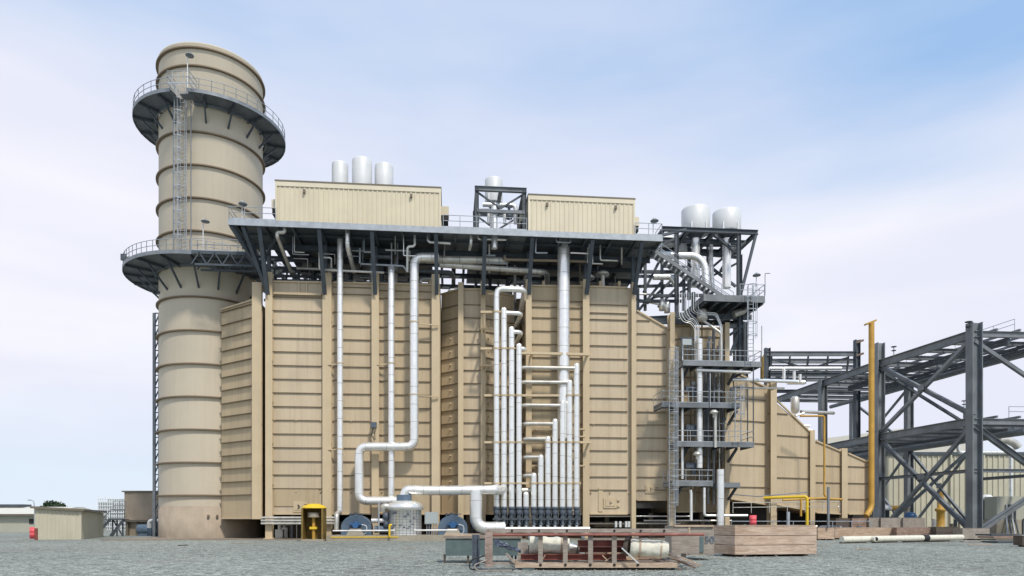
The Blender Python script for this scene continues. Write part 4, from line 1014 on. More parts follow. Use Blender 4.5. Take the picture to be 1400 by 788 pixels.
for i, (px, z0, z1) in enumerate(((940, z1_, z1_+1.9), (947, z2_, z2_+2.0), (982, z2_, z2_+1.8), (990, z3_, z3_+2.3), (940, z3_, z3_+1.6), (970, z1_, z1_+2.4), (1000, z2_, z2_+1.5))):
    t = thing('stand_pipe', QZ(px, z0, VT+.9), ['thin instrument stand at the left of top railed tower deck', 'thin instrument stand at left of second tower deck', 'thin instrument stand in the middle of second tower deck', 'thin instrument stand right on the third tower deck', 'thin instrument stand left on the third tower deck', 'thin instrument stand in the middle of top railed tower deck', 'thin instrument stand at right of second tower deck'][i], 'instrument')
    c = QZ(px, z0, VT+.9); part('post', MB().cyl(c, c+VZ*(z1-z0), .05, n=6), 'galvd', t); part('gauge', MB().cyl(c+VZ*(z1-z0)-VY*.05, c+VZ*(z1-z0)-VY*.15, .17, n=12), 'steel', t)
    part('cross_arm', MB().bar(c+VZ*(z1-z0-.4)-VX*.4, c+VZ*(z1-z0-.4)+VX*.4, .06), 'galvd', t)
for i, (a, b, v) in enumerate((((1003, 530), (1030, 530), -1), ((1003, 497), (1003, 530), -1), ((1030, 497), (1030, 604), -3.3), ((1013, 551), (1013, 604), -3.3), ((1022, 532), (1022, 604), -2.2))):
    part('hanger', MB().bar(Q(*a, v), Q(*b, v), .08), 'steel', tw)
# valves and panels on decks
for i, (px, y) in enumerate(((944, 535), (944, 588), (944, 640))):
    t = thing('motor_valve', Q(px, y, -2), ['upper', 'middle', 'lower'][i]+' grey motor operated valve inside the service tower', 'valve', 'motor valves in the tower')
    c = Q(px, y, -2); part('actuator', MB().box(c, 1.0, .5, .45, AL), 'valve', t); part('body', MB().cyl(c+VX*.3-VZ*.6, c+VX*.3, .22), 'steel', t)
    part('handwheel', MB().cyl(c+VX*.62+VZ*.2-VY*.3, c+VX*.62+VZ*.2-VY*.38, .25), 'steel', t)
t = thing('instrument_cabinet', Q(939, 476, -3), 'grey instrument panel on the top railed tower deck', 'cabinet')
c = Q(939, 472, -3); part('panel', MB().box(c, .85, .15, .55, AL), 'box', t); part('frame', MB().bar(c-VX*.5-VZ*1.5, c-VX*.5+VZ*.7, .1).bar(c+VX*.5-VZ*1.5, c+VX*.5+VZ*.7, .1).bar(c-VX*.7+VZ*.65, c+VX*.7+VZ*.65, .1), 'steel', t)
lightpole(Q(1034, 401, -1.5), 2.0, 'small lamp over the right corner of upper tower deck', arm=0)
# silver cowls
for i, (px, y) in enumerate(((976, 565), (953, 622))):
    single('cowl', MB().lathe(Q(px, y, -3.6), [(.01, .3), (.2, .28), (.38, .1), (.4, 0), (.12, -.1), (.12, -.4)], 16), 'silverd', ['upper', 'lower'][i]+' pale mushroom cowl inside the service tower', 'vent', 'mushroom cowls in the tower')
# ================================================================ RIGHT FOOT: railings, yellow gas pipes
t = thing('guard_railing', Q(1090, 720, -3), 'long galvanised guard railing in front of the inlet duct', 'railing')
mb = MB()
a0, a1 = P(U(1000, -3), -3, .07), P(U(1190, 0), 0, .07)
mb.rail([a0, a1], 1.6, 2.2, .04, toe=False); part('rail', mb, 'galv', t)
mb = MB(); mb.rail([Q(1002, 702, -1), Q(1148, 700, .5)], 1.0, 1.8, .04, toe=False); part('upper_rail', mb, 'silverd', t)
for pts, r, m, lab in (
    ([Q(1044, 681, -2), Q(1103.5, 679, -4), Q(1103.5, 718, -4)], .13, 'yellow', 'bright yellow gas pipe turning down at the crate end'),
    ([Q(1094, 569, 0), Q(1127, 569, 0), Q(1127, 678, 0), Q(1133, 681, 0), Q(1070, 684, 0)], .1, 'orange', 'orange yellow gas pipe standing against the inlet duct'),
    ([Q(1095, 682, -1), Q(1095, 706, -1)], .1, 'orange', 'short orange pipe leg under the yellow gas pipe'),
    ([Q(1100, 681, 1), Q(1152, 683, 1)], .1, 'orange', 'thin orange pipe running right along the inlet duct'),
    ([Q(1000, 676, -.5), Q(1036, 679, 0), Q(1105, 673, 0)], .05, 'galvd', 'thin grey conduit over the yellow gas pipe')):
    pipe(pts, r, m, lab)
t = thing('vent_stack_pipe', Q(1190, 704, 5), 'tall orange yellow vent pipe with a slanted cap beside the rack column', 'pipe')
a = A(1191.5, 442, 72); b = A(1191.5, 695, 72)
part('riser', MB().tube([a, b, A(1184, 706, 71.5)], .29, 1.0), 'orange', t)
part('cap', MB().bar(A(1183, 444, 72), A(1197, 438.5, 72), .5, .16), 'orange', t)
part('strap', MB().bar(A(1185, 590, 72.3), A(1199, 590, 73.5), .1, .15), 'steel', t)
single('post', MB().bar(A(1132.5, 722, 60), A(1132.5, 666, 60), .16), 'galvd', 'grey steel post in front of the inlet duct right of yellow pipe', 'post')
single('post', MB().bar(A(1077.5, 722, 58), A(1077.5, 700, 58), .2), 'galv', 'short grey post behind the big wooden crate', 'post')
def barrel(c, r, h, m, label):
    t = thing('barrel', c, label, 'barrel')
    part('drum', MB().lathe(c, [(.01, 0), (r, 0), (r, h*.32), (r*1.05, h*.34), (r, h*.36), (r, h*.65), (r*1.05, h*.67), (r, h*.69), (r, h), (r*.9, h-.02), (.01, h-.02)], 20), m, t)
bc_ = AZ(1029.5, 1.25, 60); barrel(bc_, .29, .95, 'pink', 'pink red barrel on a low stand behind the left end of big wooden crate')
t = thing('barrel_stand', AZ(1029.5, 0, 60), 'low steel stand under the pink red barrel', 'stand'); part('top', MB().box(AZ(1029.5, 1.17, 60), 1.0, .8, .07), 'galvd', t)
for sx in (-.42, .42):
    for sy in (-.32, .32): part('leg', MB().box(AZ(1029.5, 0, 60)+Vector((sx, sy, 0)), .07, .07, 1.17), 'galvd', t)
rs = random.Random(11)
for i in range(26):
    px = rs.uniform(1030, 1180) if i < 18 else rs.uniform(1000, 1030); v = rs.uniform(-1.5, 1.5); c = P(U(px, v), v, .07)
    k = i % 3
    mb = MB()
    if k == 0: mb.lathe(c, [(.01, 0), (.25, 0), (.25, .4), (.12, .6), (.12, .9), (.3, .95), (.3, 1.1), (.01, 1.15)], 10)
    elif k == 1: mb.tube([c, c+VZ*rs.uniform(.6, 1.6), c+VZ*rs.uniform(.6, 1.2)+VX*rs.uniform(.5, 2.5)], rs.choice([.06, .1, .16]), n=8)
    else: mb.box(c, .5, .4, .5, AL); mb.box(c+VZ*.503, .3, .3, .6, AL)
    single(('gas_valve', 'gas_pipe', 'pipe_support')[k], mb, rs.choice(['valve', 'silverd', 'green', 'steel', 'silver']), ['small dark valve among the gear under the inlet duct', 'small bent pipe among the gear under the inlet duct', 'small stepped pedestal among the gear under the inlet duct'][k],
           ['valve', 'pipe', 'pedestal'][k], ['small valves under the inlet duct', 'small pipes under the inlet duct', 'small pedestals under the inlet duct'][k])
# ================================================================ PIPE RACK
rk = thing('pipe_rack', AZ(1332, 0, 68), 'big open dark steel pipe rack with crossed braces on the right', 'steel frame')
row1 = [Vector((46.2, 68, 0)), Vector((43.75, 81, 0)), Vector((42.3, 92.6, 0)), Vector((40.9, 105, 0))]
row2 = [r+Vector((12.3, 1.0, 0)) for r in row1]
ZT, ZM, ZL = 20.9, 12.1, 6.75
tp = [21.5, 22.9, 21, 20.9]
for rw in (row1, row2):
    for i, c in enumerate(rw):
        if rw is row1 and i == 3: continue
        w0 = .95 if rw is row1 and i == 0 else .8
        h = tp[i] if rw is row1 else ZT+.3
        mb = MB().ibeam(c, c+VZ*h, w0, w0*1.15, VX, t=.09); mb.box(c, 1.5, 1.5, .35)
        part('column', mb, 'steel2', rk)
for rw in (row1, row2):
    for z, d in ((ZT-.45, .85), (ZM-.4, .8)):
        for a, b in zip(rw[:-1], rw[1:]): part('long_beam', MB().ibeam(a+VZ*z, b+VZ*z, .4, d, t=.07), 'steel2', rk)
    part('long_strut', MB().ibeam(rw[0]+VZ*ZL, rw[1]+VZ*ZL, .3, .35), 'steel2', rk)
    front = rw[0]+(rw[0]-rw[1])*.8
    if rw is row2:
        for z in (ZT-.45, ZM-.4): part('long_beam', MB().ibeam(rw[0]+VZ*z, front+VZ*z, .4, .8, t=.07), 'steel2', rk)
for i in range(3):
    a1, b1, a2, b2 = row1[i], row1[i+1], row2[i], row2[i+1]
    n = 4
    for k in range(n+1 if i == 2 else n):
        f = k/n
        for z, m in ((ZT-.5, 'steel2'), (ZM-.45, 'steel2')):
            p, q = a1.lerp(b1, f)+VZ*z, a2.lerp(b2, f)+VZ*z
            part('cross_beam', MB().ibeam(p, q, .35, .6 if k == 0 else .45, t=.05), m, rk)
    if i < 2:
        for z in (ZT-1.3, ZT-.9, ZM-1.2):
            for f in (.3, .65): part('stringer', MB().bar(a1.lerp(a2, f)+VZ*z, b1.lerp(b2, f)+VZ*z, .28, .3), 'steel', rk)
for rw, bays in ((row1, (0,)), (row2, (0, 1, 2))):
    for i in bays:
        a, b = rw[i], rw[i+1]
        for z0, z1 in ((.4, ZM-.6), (ZM+.1, ZT-.7)):
            if rw is row2 and i == 0: continue
            if rw is row2 and i == 1 and z0 > 1: continue
            w0 = .42 if rw is row1 else .3
            part('brace', MB().ibeam(a+VZ*z0, b+VZ*z1, w0, w0), 'steel2', rk); part('brace', MB().bar(a+VZ*z1+Vector((.05, 0, 0)), b+VZ*z0+Vector((.05, 0, 0)), w0*.95, w0*.8), 'steel2', rk)
# bracing to the right of the near column
a, b = row1[0], row2[0]
for z in (ZL,): part('cross_strut', MB().ibeam(a+VZ*z, b+VZ*z, .3, .35), 'steel2', rk)
part('brace', MB().ibeam(a+VZ*.4, b+VZ*(ZM-4), .5, .5), 'steel2', rk)
part('brace', MB().ibeam(a+VZ*(ZM-.9), b+VZ*3.0, .5, .5), 'steel2', rk)
part('brace', MB().bar(a+VZ*(ZT-1.2), (a+b)/2+VZ*(ZT-5), .35, .35), 'steel2', rk)
a, b = row1[1], row2[1]
part('brace', MB().bar(a+VZ*(ZT-1.2), b+VZ*(ZM+.5), .3, .3), 'steel', rk); part('brace', MB().bar(a+VZ*.5, b+VZ*(ZM-1), .3, .3), 'steel', rk)
mb = MB()
f = Vector((12.3, 1.0, 0))
mb.rail([row1[0]+f*.35+VZ*(ZT), row1[2]+f*.35+VZ*ZT], 1.1, 2.5, .03, toe=False); mb.rail([row1[0]+f*.3+VZ*ZM, row1[0]+f+VZ*ZM], 1.1, 2, .035, toe=False)
part('railing', mb, 'galv', rk)
# branch of rack towards the boiler
bk = thing('branch_rack', AZ(1110, 0, 82), 'level branch of dark steel beams between service tower and pipe rack', 'steel frame')
for k, (Y, zz) in enumerate(((97, 25.6), (101, 25.5), (105, 25.5), (109, 25.5), (114, 25.5))):
    part('cross_beam', MB().ibeam(AZ(1046, zz, Y), AZ(1173, zz, Y), .35, .65, t=.06), 'steel2', bk)
for px in (1055, 1080, 1105, 1132, 1160):
    part('long_beam', MB().ibeam(AZ(px, 25.0, 97), AZ(px-4, 25.0, 114), .25, .45), 'steel', bk)
part('brace', MB().bar(AZ(1050, 25.2, 98), AZ(1168, 25.2, 113), .2), 'steel', bk); part('brace', MB().bar(AZ(1160, 25.2, 97.5), AZ(1050, 25.2, 113), .2), 'steel', bk)
for px, Y, y0 in ((1171.5, 97, 465), (1049, 97, 476)):
    part('column', MB().ibeam(AZ(px, 0, Y), A(px, y0, Y), .7, .7, VX), 'steel', bk)
part('sub_beam', MB().ibeam(AZ(1050, 22.6, 97), AZ(1170, 22.6, 97), .3, .5), 'steel', bk); part('sub_beam', MB().ibeam(AZ(1050, 21.6, 104), AZ(1170, 21.6, 104), .3, .5), 'steel', bk)
for y in (466, 484): part('bracket_arm', MB().bar(A(1171, y+3, 97), A(1181, y-1, 96.5), .25), 'rustw', bk)
for i, (x0, x1, y, Y, r, lab) in enumerate(((1052, 1150, 504, 95.5, .25, 'upper white pipe lying on the branch rack'), (1076, 1100, 523, 78, .25, 'short white pipe over the duct end of branch rack'), (1056, 1140, 514, 99, .16, 'lower slim white pipe on the branch rack'))):
    single('rack_pipe', MB().tube([A(x0, y, Y), A(x1, y, Y)], r), 'silver', lab, 'pipe')
for i, (px, y0, y1) in enumerate(((1072, 521, 504), (1086, 522, 508), (1094, 523, 512))):
    single('vent_stub', MB().tube([A(px, y0, 77), A(px, y1, 77)], .16), 'silver', ['left', 'middle', 'right'][i]+' of three white vent stubs above the inlet duct', 'pipe', 'three white vent stubs')
t = thing('small_drum', A(1087, 566, 74), 'pale drum on a leg just above the sloped top of inlet duct', 'tank')
c = A(1087, 565, 74); part('leg', MB().bar(c-VZ*3.0, c-VZ*.1, .16), 'steel', t); part('body', MB().lathe(c, [(.01, -.1), (.3, 0), (.45, .3), (.45, 1.6), (.3, 1.8), (.01, 1.85)], 18), 'silverd', t); part('outlet', MB().tube([c, c-VZ*.3, A(1100, 565, 74)], .12), 'silver', t)
pipe([A(1095, 563, 74), A(1140, 565, 76)], .18, 'silverd', 'dull pipe running right from the pale drum above the duct')
for i, (px, y) in enumerate(((1101, 582), (1104, 588))):
    single('end_pipe', MB().cyl(A(px-5, y, 73), A(px+6, y+1, 73), .18), 'silver', ['upper', 'lower'][i]+' pale horizontal cap on the crest of inlet duct', 'pipe')
# gusset plates and extra cross members on the rack
for (a, b), zz in (((row1[0], row1[1]), 6.55), ((row1[0], row1[1]), 16.3), ((row2[1], row2[2]), 6.3)):
    m_ = (a+b)/2; d = (b-a).normalized(); part('gusset', MB().bar(m_+VZ*zz-d*.45-VX*.23, m_+VZ*zz+d*.45-VX*.23, .04, .6), 'steel2', rk)
for c in row1[:2]:
    for zz in (ZM-.8, ZT-1.0, .9, ZM+.5):
        d = (row1[1]-row1[0]).normalized()*(1 if c is row1[0] else -1); part('gusset', MB().bar(c+VZ*zz+d*.4, c+VZ*zz+d*1.3, .06, .9), 'steel2', rk)
for f in (.2, .4, .6, .8):
    for i in (0, 1):
        part('deck_purlin', MB().bar(row1[i].lerp(row2[i], f)+VZ*(ZT+.02), row1[i+1].lerp(row2[i+1], f)+VZ*(ZT+.02), .2, .22), 'steel2', rk)
        part('deck_purlin', MB().bar(row1[i].lerp(row2[i], f)+VZ*(ZM+.08), row1[i+1].lerp(row2[i+1], f)+VZ*(ZM+.08), .2, .22), 'steel2', rk)
for z in (ZT-.2, ZM-.2):
    a_, b_ = row1[1]+VZ*z, row2[2]+VZ*z; part('plan_brace', MB().bar(a_, b_, .2), 'steel', rk); a_, b_ = row1[2]+VZ*z, row2[1]+VZ*z; part('plan_brace', MB().bar(a_, b_, .2), 'steel', rk)
for i, (f, z, rad) in enumerate(((.45, ZM-1.3, .3), (.55, ZM-1.25, .2), (.7, ZT-1.4, .28))):
    single('rack_pipe', MB().tube([row1[0].lerp(row2[0], f)+VZ*z, row1[3].lerp(row2[3], f)+VZ*z], rad), 'galvd', ['thick grey pipe slung under the lower rack deck', 'thinner grey pipe beside the thick one under lower rack deck', 'grey pipe slung under the top rack deck'][i], 'pipe')
# small signs/lights on rack
for i, (px, y, Y) in enumerate(((1324, 440, 68), (1222, 474, 84), (1318, 548, 90))):
    t = thing('rack_lamp', A(px, y+8, Y), ['lamp on top of the nearest rack column', 'lamp on the rack beam left of nearest column', 'lamp seen through the bay behind nearest rack column', 'lamp on the rack above the low end of inlet duct'][i], 'lamp', 'lamps on the pipe rack')
    c = A(px, y, Y); part('head', MB().lathe(c, [(.01, .06), (.33, .0), (.3, -.07), (.01, -.07)], 12), 'steel', t); part('stem', MB().cyl(c-VZ*(1.0, 1.6, 2.6)[i], c, .05, n=6), 'galvd', t); part('base', MB().lathe(c-VZ*.5, [(.01, .06), (.28, .03), (.25, -.04), (.01, -.04)], 12), 'steel', t)
# building behind rack
t = thing('turbine_hall', AZ(1300, 0, 110), 'beige corrugated hall behind the pipe rack', 'building')
x0, x1 = A(1216, 0, 110).x, A(1480, 0, 110).x; zt = 12.4
part('wall', MB().siding((x0, 110), (x1, 110), 0, zt, .9, .14).siding((x0, 140), (x0, 110), 0, zt, .9, .14), 'shed', t)
part('roof', MB().box(((x0+x1)/2, 125, zt), x1-x0+.6, 30.6, .5), 'steel', t)
part('upper_storey', MB().hexa([Vector(p) for p in ((x0-4, 135, zt), (x1, 135, zt), (x1, 155, zt), (x0-4, 155, zt), (x0-4, 135, 17.6), (x1, 135, 22), (x1, 155, 22), (x0-4, 155, 17.6))]), 'roofl', t)
for px in (1240, 1300, 1345): part('downpipe', MB().bar(AZ(px, 0, 109.7), AZ(px, zt, 109.7), .25), 'shed', t)
pipe([A(1310, 608, 88), A(1310, 619, 88), A(1382, 619, 88), A(1382, 690, 88)], .22, 'silver', 'white pipe looping right behind the nearest rack column')
pipe([A(1365, 602, 86), A(1378, 602, 86), A(1388, 607, 86), A(1392, 612, 86)], .5, 'silverd', 'fat dull pipe elbow under the rack deck at right edge')
pipe([A(1204, 695, 90), A(1240, 695, 90)], .35, 'orange', 'orange pipe lying low behind the second rack column')
# gear in the hall foreground
t = thing('hydrant', A(1245, 714, 88), 'dark blue valve body at the end of low orange pipe', 'valve')
c = AZ(1245, 0, 88); part('body', MB().lathe(c, [(.01, 0), (.4, 0), (.45, 1.0), (.7, 1.2), (.75, 2.4), (.5, 2.8), (.01, 2.9)], 16), 'bluebr', t)
t = thing('gas_riser', AZ(1286, 0, 92), 'stout yellow riser standing behind the crates at right', 'pipe')
c = AZ(1286, 0, 92); part('body', MB().lathe(c, [(.01, 0), (.8, 0), (.8, .6), (.5, .8), (.5, 3), (.7, 3.1), (.7, 3.4), (.4, 3.5), (.35, 6), (.01, 6)], 16), 'orange', t)
for i, (px, Y, hh) in enumerate(((1210, 86, 3.4), (1349, 84, 4.6))):
    t = thing('motor_housing', AZ(px, 0, Y), ['white capped motor by second rack column', 'white capped motor right of the nearest rack column'][i], 'motor')
    c = AZ(px, 0, Y); part('cap', MB().lathe(c, [(.01, hh+.4), (.4, hh+.35), (.8, hh), (.8, hh-.3), (.3, hh-.35)], 16), 'glass', t); part('body', MB().lathe(c, [(.5, 0), (.5, hh-.4), (.6, hh-.35)], 14), 'steel', t)
t = thing('control_cabinet', AZ(1383, 0, 78), 'pale green grey cabinet on the right edge under the rack', 'cabinet')
part('cabinet', MB().box(AZ(1390, 1.9, 78), 6.0, 2, 2.6), 'bld', t); part('plinth', MB().box(AZ(1390, 0, 78), 6.2, 2.2, 1.88), 'conc', t)
for k in range(4): part('conduit', MB().tube([AZ(1376+k*4, 3.6, 76.9), AZ(1376+k*4, 1.9, 76.8), AZ(1378+k*5, .1, 76)], .09, n=8), 'steel' if k % 2 else 'galv', t)
rs = random.Random(21)
for i in range(20):
    px = rs.uniform(1250, 1400); Y = rs.uniform(74, 86); c = AZ(px, 0, Y); k = i % 2
    mb = MB()
    if k == 0: mb.tube([c, c+VZ*rs.uniform(1, 2.4), c+VZ*2+Vector((rs.uniform(-2, 2), 0, 0))], rs.choice([.07, .1, .16]), n=8)
    else: mb.box(c, .8, .6, rs.uniform(.4, .9)); mb.cyl(c+VZ*.3, c+VZ*rs.uniform(1.2, 2), .2, n=10)
    single(('gas_pipe', 'pipe_support')[k], mb, rs.choice(['valve', 'steel', 'silverd', 'creamd', 'galvd']), ['thin bent pipe among the gear below pipe rack', 'small pedestal valve among the gear below pipe rack'][k], ['pipe', 'pedestal'][k], ['thin pipes below the pipe rack', 'pedestals below the pipe rack'][k])
# ================================================================ LEFT SIDE
# shed
sc = [A(48, 738, 62), A(109, 737.6, 63), None, None]
a = Vector((A(48, 0, 62).x, 62, 0)); b = Vector((A(110, 0, 62.6).x, 62.6, 0)); dd = (b-a).normalized(); back = Vector((A(141, 0, 74).x, 74, 0)); bb = back-b; c2 = back; d2 = a+bb
t = thing('shed', (a+b)/2, 'small cream corrugated shed with a dark flat roof at left', 'shed')
h0, h1 = 2.85, 2.6
part('wall', MB().siding(a, b, 0, lambda q: h0+(h1-h0)*q, .36, .04).siding(b, c2, 0, h1, .36, .04).siding(c2, d2, 0, lambda q: h1+(h0-h1)*q, .36, .04).siding(d2, a, 0, h0, .36, .04), 'shed', t)
o = dd*.35; bo = bb.normalized()*.35
rf = [a-o-bo, b+o-bo, c2+o+bo, d2-o+bo]; hs = [h0, h1, h1, h0]
part('roof', MB().hexa([p+VZ*h for p, h in zip(rf, hs)]+[p+VZ*(h+.2) for p, h in zip(rf, hs)]), 'creamd', t)
part('corner_trim', MB().box(b+VZ*0-Vector((0,.02,0)), .22, .1, h1), 'shed', t)
barrel(AZ(45.5, 0, 66), .3, 1.1, 'pink', 'pink red barrel beside the left corner of the shed')
single('post', MB().cyl(AZ(49.5, 0, 60.5), AZ(49.5, 1.05, 60.5), .13), 'red', 'short dark red post at the left corner of the shed', 'post')
# far low building
t = thing('low_building', AZ(0, 0, 105), 'long low green grey building with a pale roof at far left', 'building')
x0, x1 = A(-200, 0, 105).x, A(60, 0, 105).x
part('wall', MB().box(((x0+x1)/2, 113, 0), x1-x0, 16, 2.75), 'bld', t)
part('roof', MB().hexa([Vector(p) for p in ((x0-.5, 104.4, 2.75), (x1+.5, 104.4, 2.75), (x1+.5, 121.6, 2.75), (x0-.5, 121.6, 2.75), (x0-.5, 112, 4.1), (x1+.5, 112, 4.1), (x1+.5, 114, 4.1), (x0-.5, 114, 4.1))]), 'roofl', t)
part('gutter', MB().bar((x0-.5, 104.3, 2.72), (x1+.5, 104.3, 2.72), .2, .25), 'creamd', t)
part('window', MB().box(AZ(44, 1.35, 104.95), .9, .1, .75), 'dark', t)
part('skylight', MB().box(AZ(0, 4.0, 112), 9, 2, .5), 'steel', t)
# lamp post
t = thing('street_lamp', AZ(48, 0, 100), 'thin curved street lamp behind the shed', 'lamp')
part('pole', MB().tube([AZ(47, 0, 100), A(47, 692, 100), A(46, 685, 100), A(41, 683.5, 100)], .06, .5, n=6), 'galv', t); part('lamp_head', MB().box(A(40.5, 684.5, 100), .5, .2, .1), 'galvd', t)
# tree
def tree(px, Y, h, r, label):
    c = AZ(px, 0, Y); t = thing('tree', c, label, 'tree'); rs = random.Random(px)
    tk = MB().cyl(c, c+VZ*h*.6, .3, .14, n=8)
    for k in range(6): a = k*1.05; tk.cyl(c+VZ*h*.45, c+Vector((math.cos(a)*r*.6, math.sin(a)*r*.4, h*.75)), .1, .03, n=5)
    part('trunk', tk, 'bark', t); mb = MB()
    for k in range(60):
        a = rs.uniform(0, 6.28); rr2 = r*math.sqrt(rs.random()); cc = c+Vector((math.cos(a)*rr2, math.sin(a)*rr2*.8, h*.62+rs.uniform(0, .36)*h*(1-(rr2/r)**2*.6)))
        for j in range(46):
            q = cc+Vector((rs.gauss(0, .35), rs.gauss(0, .35), rs.gauss(0, .22))); u = Vector((rs.uniform(-1, 1), rs.uniform(-1, 1), rs.uniform(-1, 1))).normalized()*.13; w2 = u.orthogonal().normalized()*.13
            mb.add([q-u-w2, q+u-w2, q+u+w2, q-u+w2], [(0,1,2,3)])
    part('crown', mb, 'leaf', t)
tree(72, 130, 5.5, 2.2, 'dark rounded tree behind the shed roof')
# cooling tower
t = thing('cooling_unit', AZ(150, 0, 140), 'pale lattice sided cooling unit far behind the shed', 'building')
x0, x1 = A(131, 0, 140).x, A(169, 0, 140).x; zt = A(0, 682, 140).z
part('body', MB().box(((x0+x1)/2, 146, 0), x1-x0, 10, zt-.6), 'box', t)
mb = MB()
for k in range(13): x = x0+(x1-x0)*k/12; mb.bar((x, 140.8, 0), (x, 140.8, zt+(.5 if k % 3 == 0 else 0)), .12)
for k in range(10): z = zt*k/9.0; mb.bar((x0, 140.7, z), (x1, 140.7, z), .1, .12)
part('lattice', mb, 'glass', t)
mb = MB()
for k in range(4): x = x0+(x1-x0)*(k+.5)/4; mb.cyl((x, 145, zt-.6), (x, 145, zt+.1), 1.0, n=14)
part('fan_ring', mb, 'box', t)
# elevated cabin
t = thing('analyser_cabin', AZ(192, 0, 80), 'tan raised cabin with a dark roof edge left of the stack foot', 'cabin')
x0, x1 = A(170, 0, 80).x, A(216, 0, 80).x; zb, zt = A(0, 711, 80).z, A(0, 673, 80).z
part('wall', MB().box(((x0+x1)/2, 82.5, zb), x1-x0, 5, zt-zb), 'skirt', t)
part('roof', MB().box(((x0+x1)/2, 82.5, zt), x1-x0+.4, 5.4, .15), 'creamd', t)
part('floor', MB().box(((x0+x1)/2, 82.5, zb-.22), x1-x0+.2, 5.2, .21), 'creamd', t)
for f in (.05, .35, .65, .95): part('leg', MB().box((x0+(x1-x0)*f, 80.3, 0), .3, .3, zb-.22), 'creamd', t)
part('base_wall', MB().box((x0+.7, 82.5, 0), 1.4, 4, zb-.23), 'skirt', t)
single('blower', MB().cyl(A(190, 724, 78.5), A(205, 724, 78.5), .6, n=18).box(AZ(198, 0, 78.5), 1.2, .8, .5), 'blue', 'blue grey blower under the raised cabin', 'machine')
pipe([A(204, 722, 77.5), A(204, 712, 77.5), A(226, 712, 77.5)], .22, 'silver', 'white elbow pipe between raised cabin and stack foot')
for i, px in enumerate((209, 213, 218)): single('gas_bottle', MB().lathe(AZ(px, 0, 76.5), [(.01, 0), (.16, 0), (.16, 1.6), (.06, 1.8), (.05, 2.0), (.01, 2.0)], 10), 'steel', ['left', 'middle', 'right'][i]+' dark upright bottle beside the stack foot', 'gas bottle', 'three upright bottles')
# stairs left
t = thing('steel_stairs', AZ(150, 0, 76), 'black steel steps and landing between shed and raised cabin', 'stairs')
zl_ = A(0, 710, 76).z
part('landing', MB().box(AZ(160, zl_-.1, 77), 1.9, 1.4, .1), 'steel', t)
for Y, (xa_, xb_, xc_) in ((76, (129, 151, 170)), (77.4, (130, 151, 170))):
    part('stringer', MB().bar(AZ(xa_, .05, Y), AZ(xb_, zl_, Y), .06, .3), 'steel', t)
part('stringer', MB().bar(AZ(151, .05, 75.6), AZ(170, zl_, 76.5), .06, .3), 'steel', t)
mb = MB()
for i in range(9): c = AZ(129, .05, 76.7).lerp(AZ(151, zl_, 76.7), (i+.5)/9); mb.box(c, .3, 1.3, .04)
part('tread', mb, 'galvd', t)
for Y in (76, 77.4):
    mb = MB(); a, b = AZ(129, .05, Y), AZ(151, zl_, Y); mb.cyl(a+VZ*1.0, b+VZ*1.0, .04, n=5)
    for i in range(5): c = a.lerp(b, i/4); mb.cyl(c, c+VZ*1, .04, n=5)
    part('handrail', mb, 'galvd', t)
part('railing', MB().rail([AZ(151, zl_, 76.3), AZ(170, zl_, 76.3), AZ(170, zl_, 77.7)], 1.1, .7, .04), 'galvd', t); part('railing', MB().rail([AZ(155, zl_+1, 79), AZ(172, zl_+1, 79)], 1.1, .7, .04), 'galvd', t)
mb = MB()
for px in (154, 160, 168): mb.bar(AZ(px, 0, 76.9), AZ(px, zl_, 76.9), .12)
mb.bar(AZ(154, 0, 76.8), AZ(168, zl_, 76.8), .1); mb.bar(AZ(168, 0, 76.8), AZ(154, zl_, 76.8), .1)
part('leg', mb, 'steel', t)
# ================================================================ FOREGROUND RACK AND CRATES
Y0 = 22.6; W0 = 2.2
def fz(y, Y=Y0): return EYE+(HY-y)/F*Y
def fx(px, Y=Y0): return (px-CX)/F*Y
fr = thing('transport_frame', (fx(800), Y0+.8, 0), 'weathered timber and steel transport frame lying in front on the gravel', 'frame')
def fbox(px0, px1, y0, y1, Ya, Yb): return MB().hexa([Vector((fx(px0, Ya), Ya, fz(y1, Ya))), Vector((fx(px1, Ya), Ya, fz(y1, Ya))), Vector((fx(px1, Ya), Yb, fz(y1, Ya))), Vector((fx(px0, Ya), Yb, fz(y1, Ya))),
   Vector((fx(px0, Ya), Ya, fz(y0, Ya))), Vector((fx(px1, Ya), Ya, fz(y0, Ya))), Vector((fx(px1, Ya), Yb, fz(y0, Ya))), Vector((fx(px0, Ya), Yb, fz(y0, Ya)))])
part('base_beam', fbox(704, 926, 770, 776.5, Y0, Y0+.14), 'woodl', fr)
part('base_beam', fbox(668, 705, 769, 772.5, Y0+.05, Y0+.2), 'woodg', fr)
for k in range(7):
    ya = Y0+.16+k*.29; part('deck_plank', MB().box((fx(816+(k % 3-1)*3), ya+.13, fz(772)), fx(926)-fx(706)-.12*(k % 2), .265, .05), ('woodl', 'woodg', 'woodg')[k % 3], fr)
part('skid_runner', MB().box((fx(816), Y0+.5, .02), 4.6, .12, .14), 'woodd', fr); part('skid_runner', MB().box((fx(816), Y0+1.9, .02), 4.6, .12, .14), 'woodd', fr)
part('base_beam', fbox(704, 926, 770, 776.5, Y0+W0, Y0+W0+.14), 'woodg', fr)
part('top_beam', fbox(668, 941, 723, 728.5, Y0, Y0+.12), 'woodg', fr)
part('top_beam', fbox(668, 941, 723, 728.5, Y0+W0, Y0+W0+.12), 'woodg', fr)
part('red_rail', MB().tube([Vector((fx(674), Y0-.06, fz(731.5))), Vector((fx(962), Y0-.06, fz(731)))], .048), 'redd', fr)
part('end_post', fbox(663, 673.5, 727, 775.5, Y0-.14, Y0), 'rustp', fr)
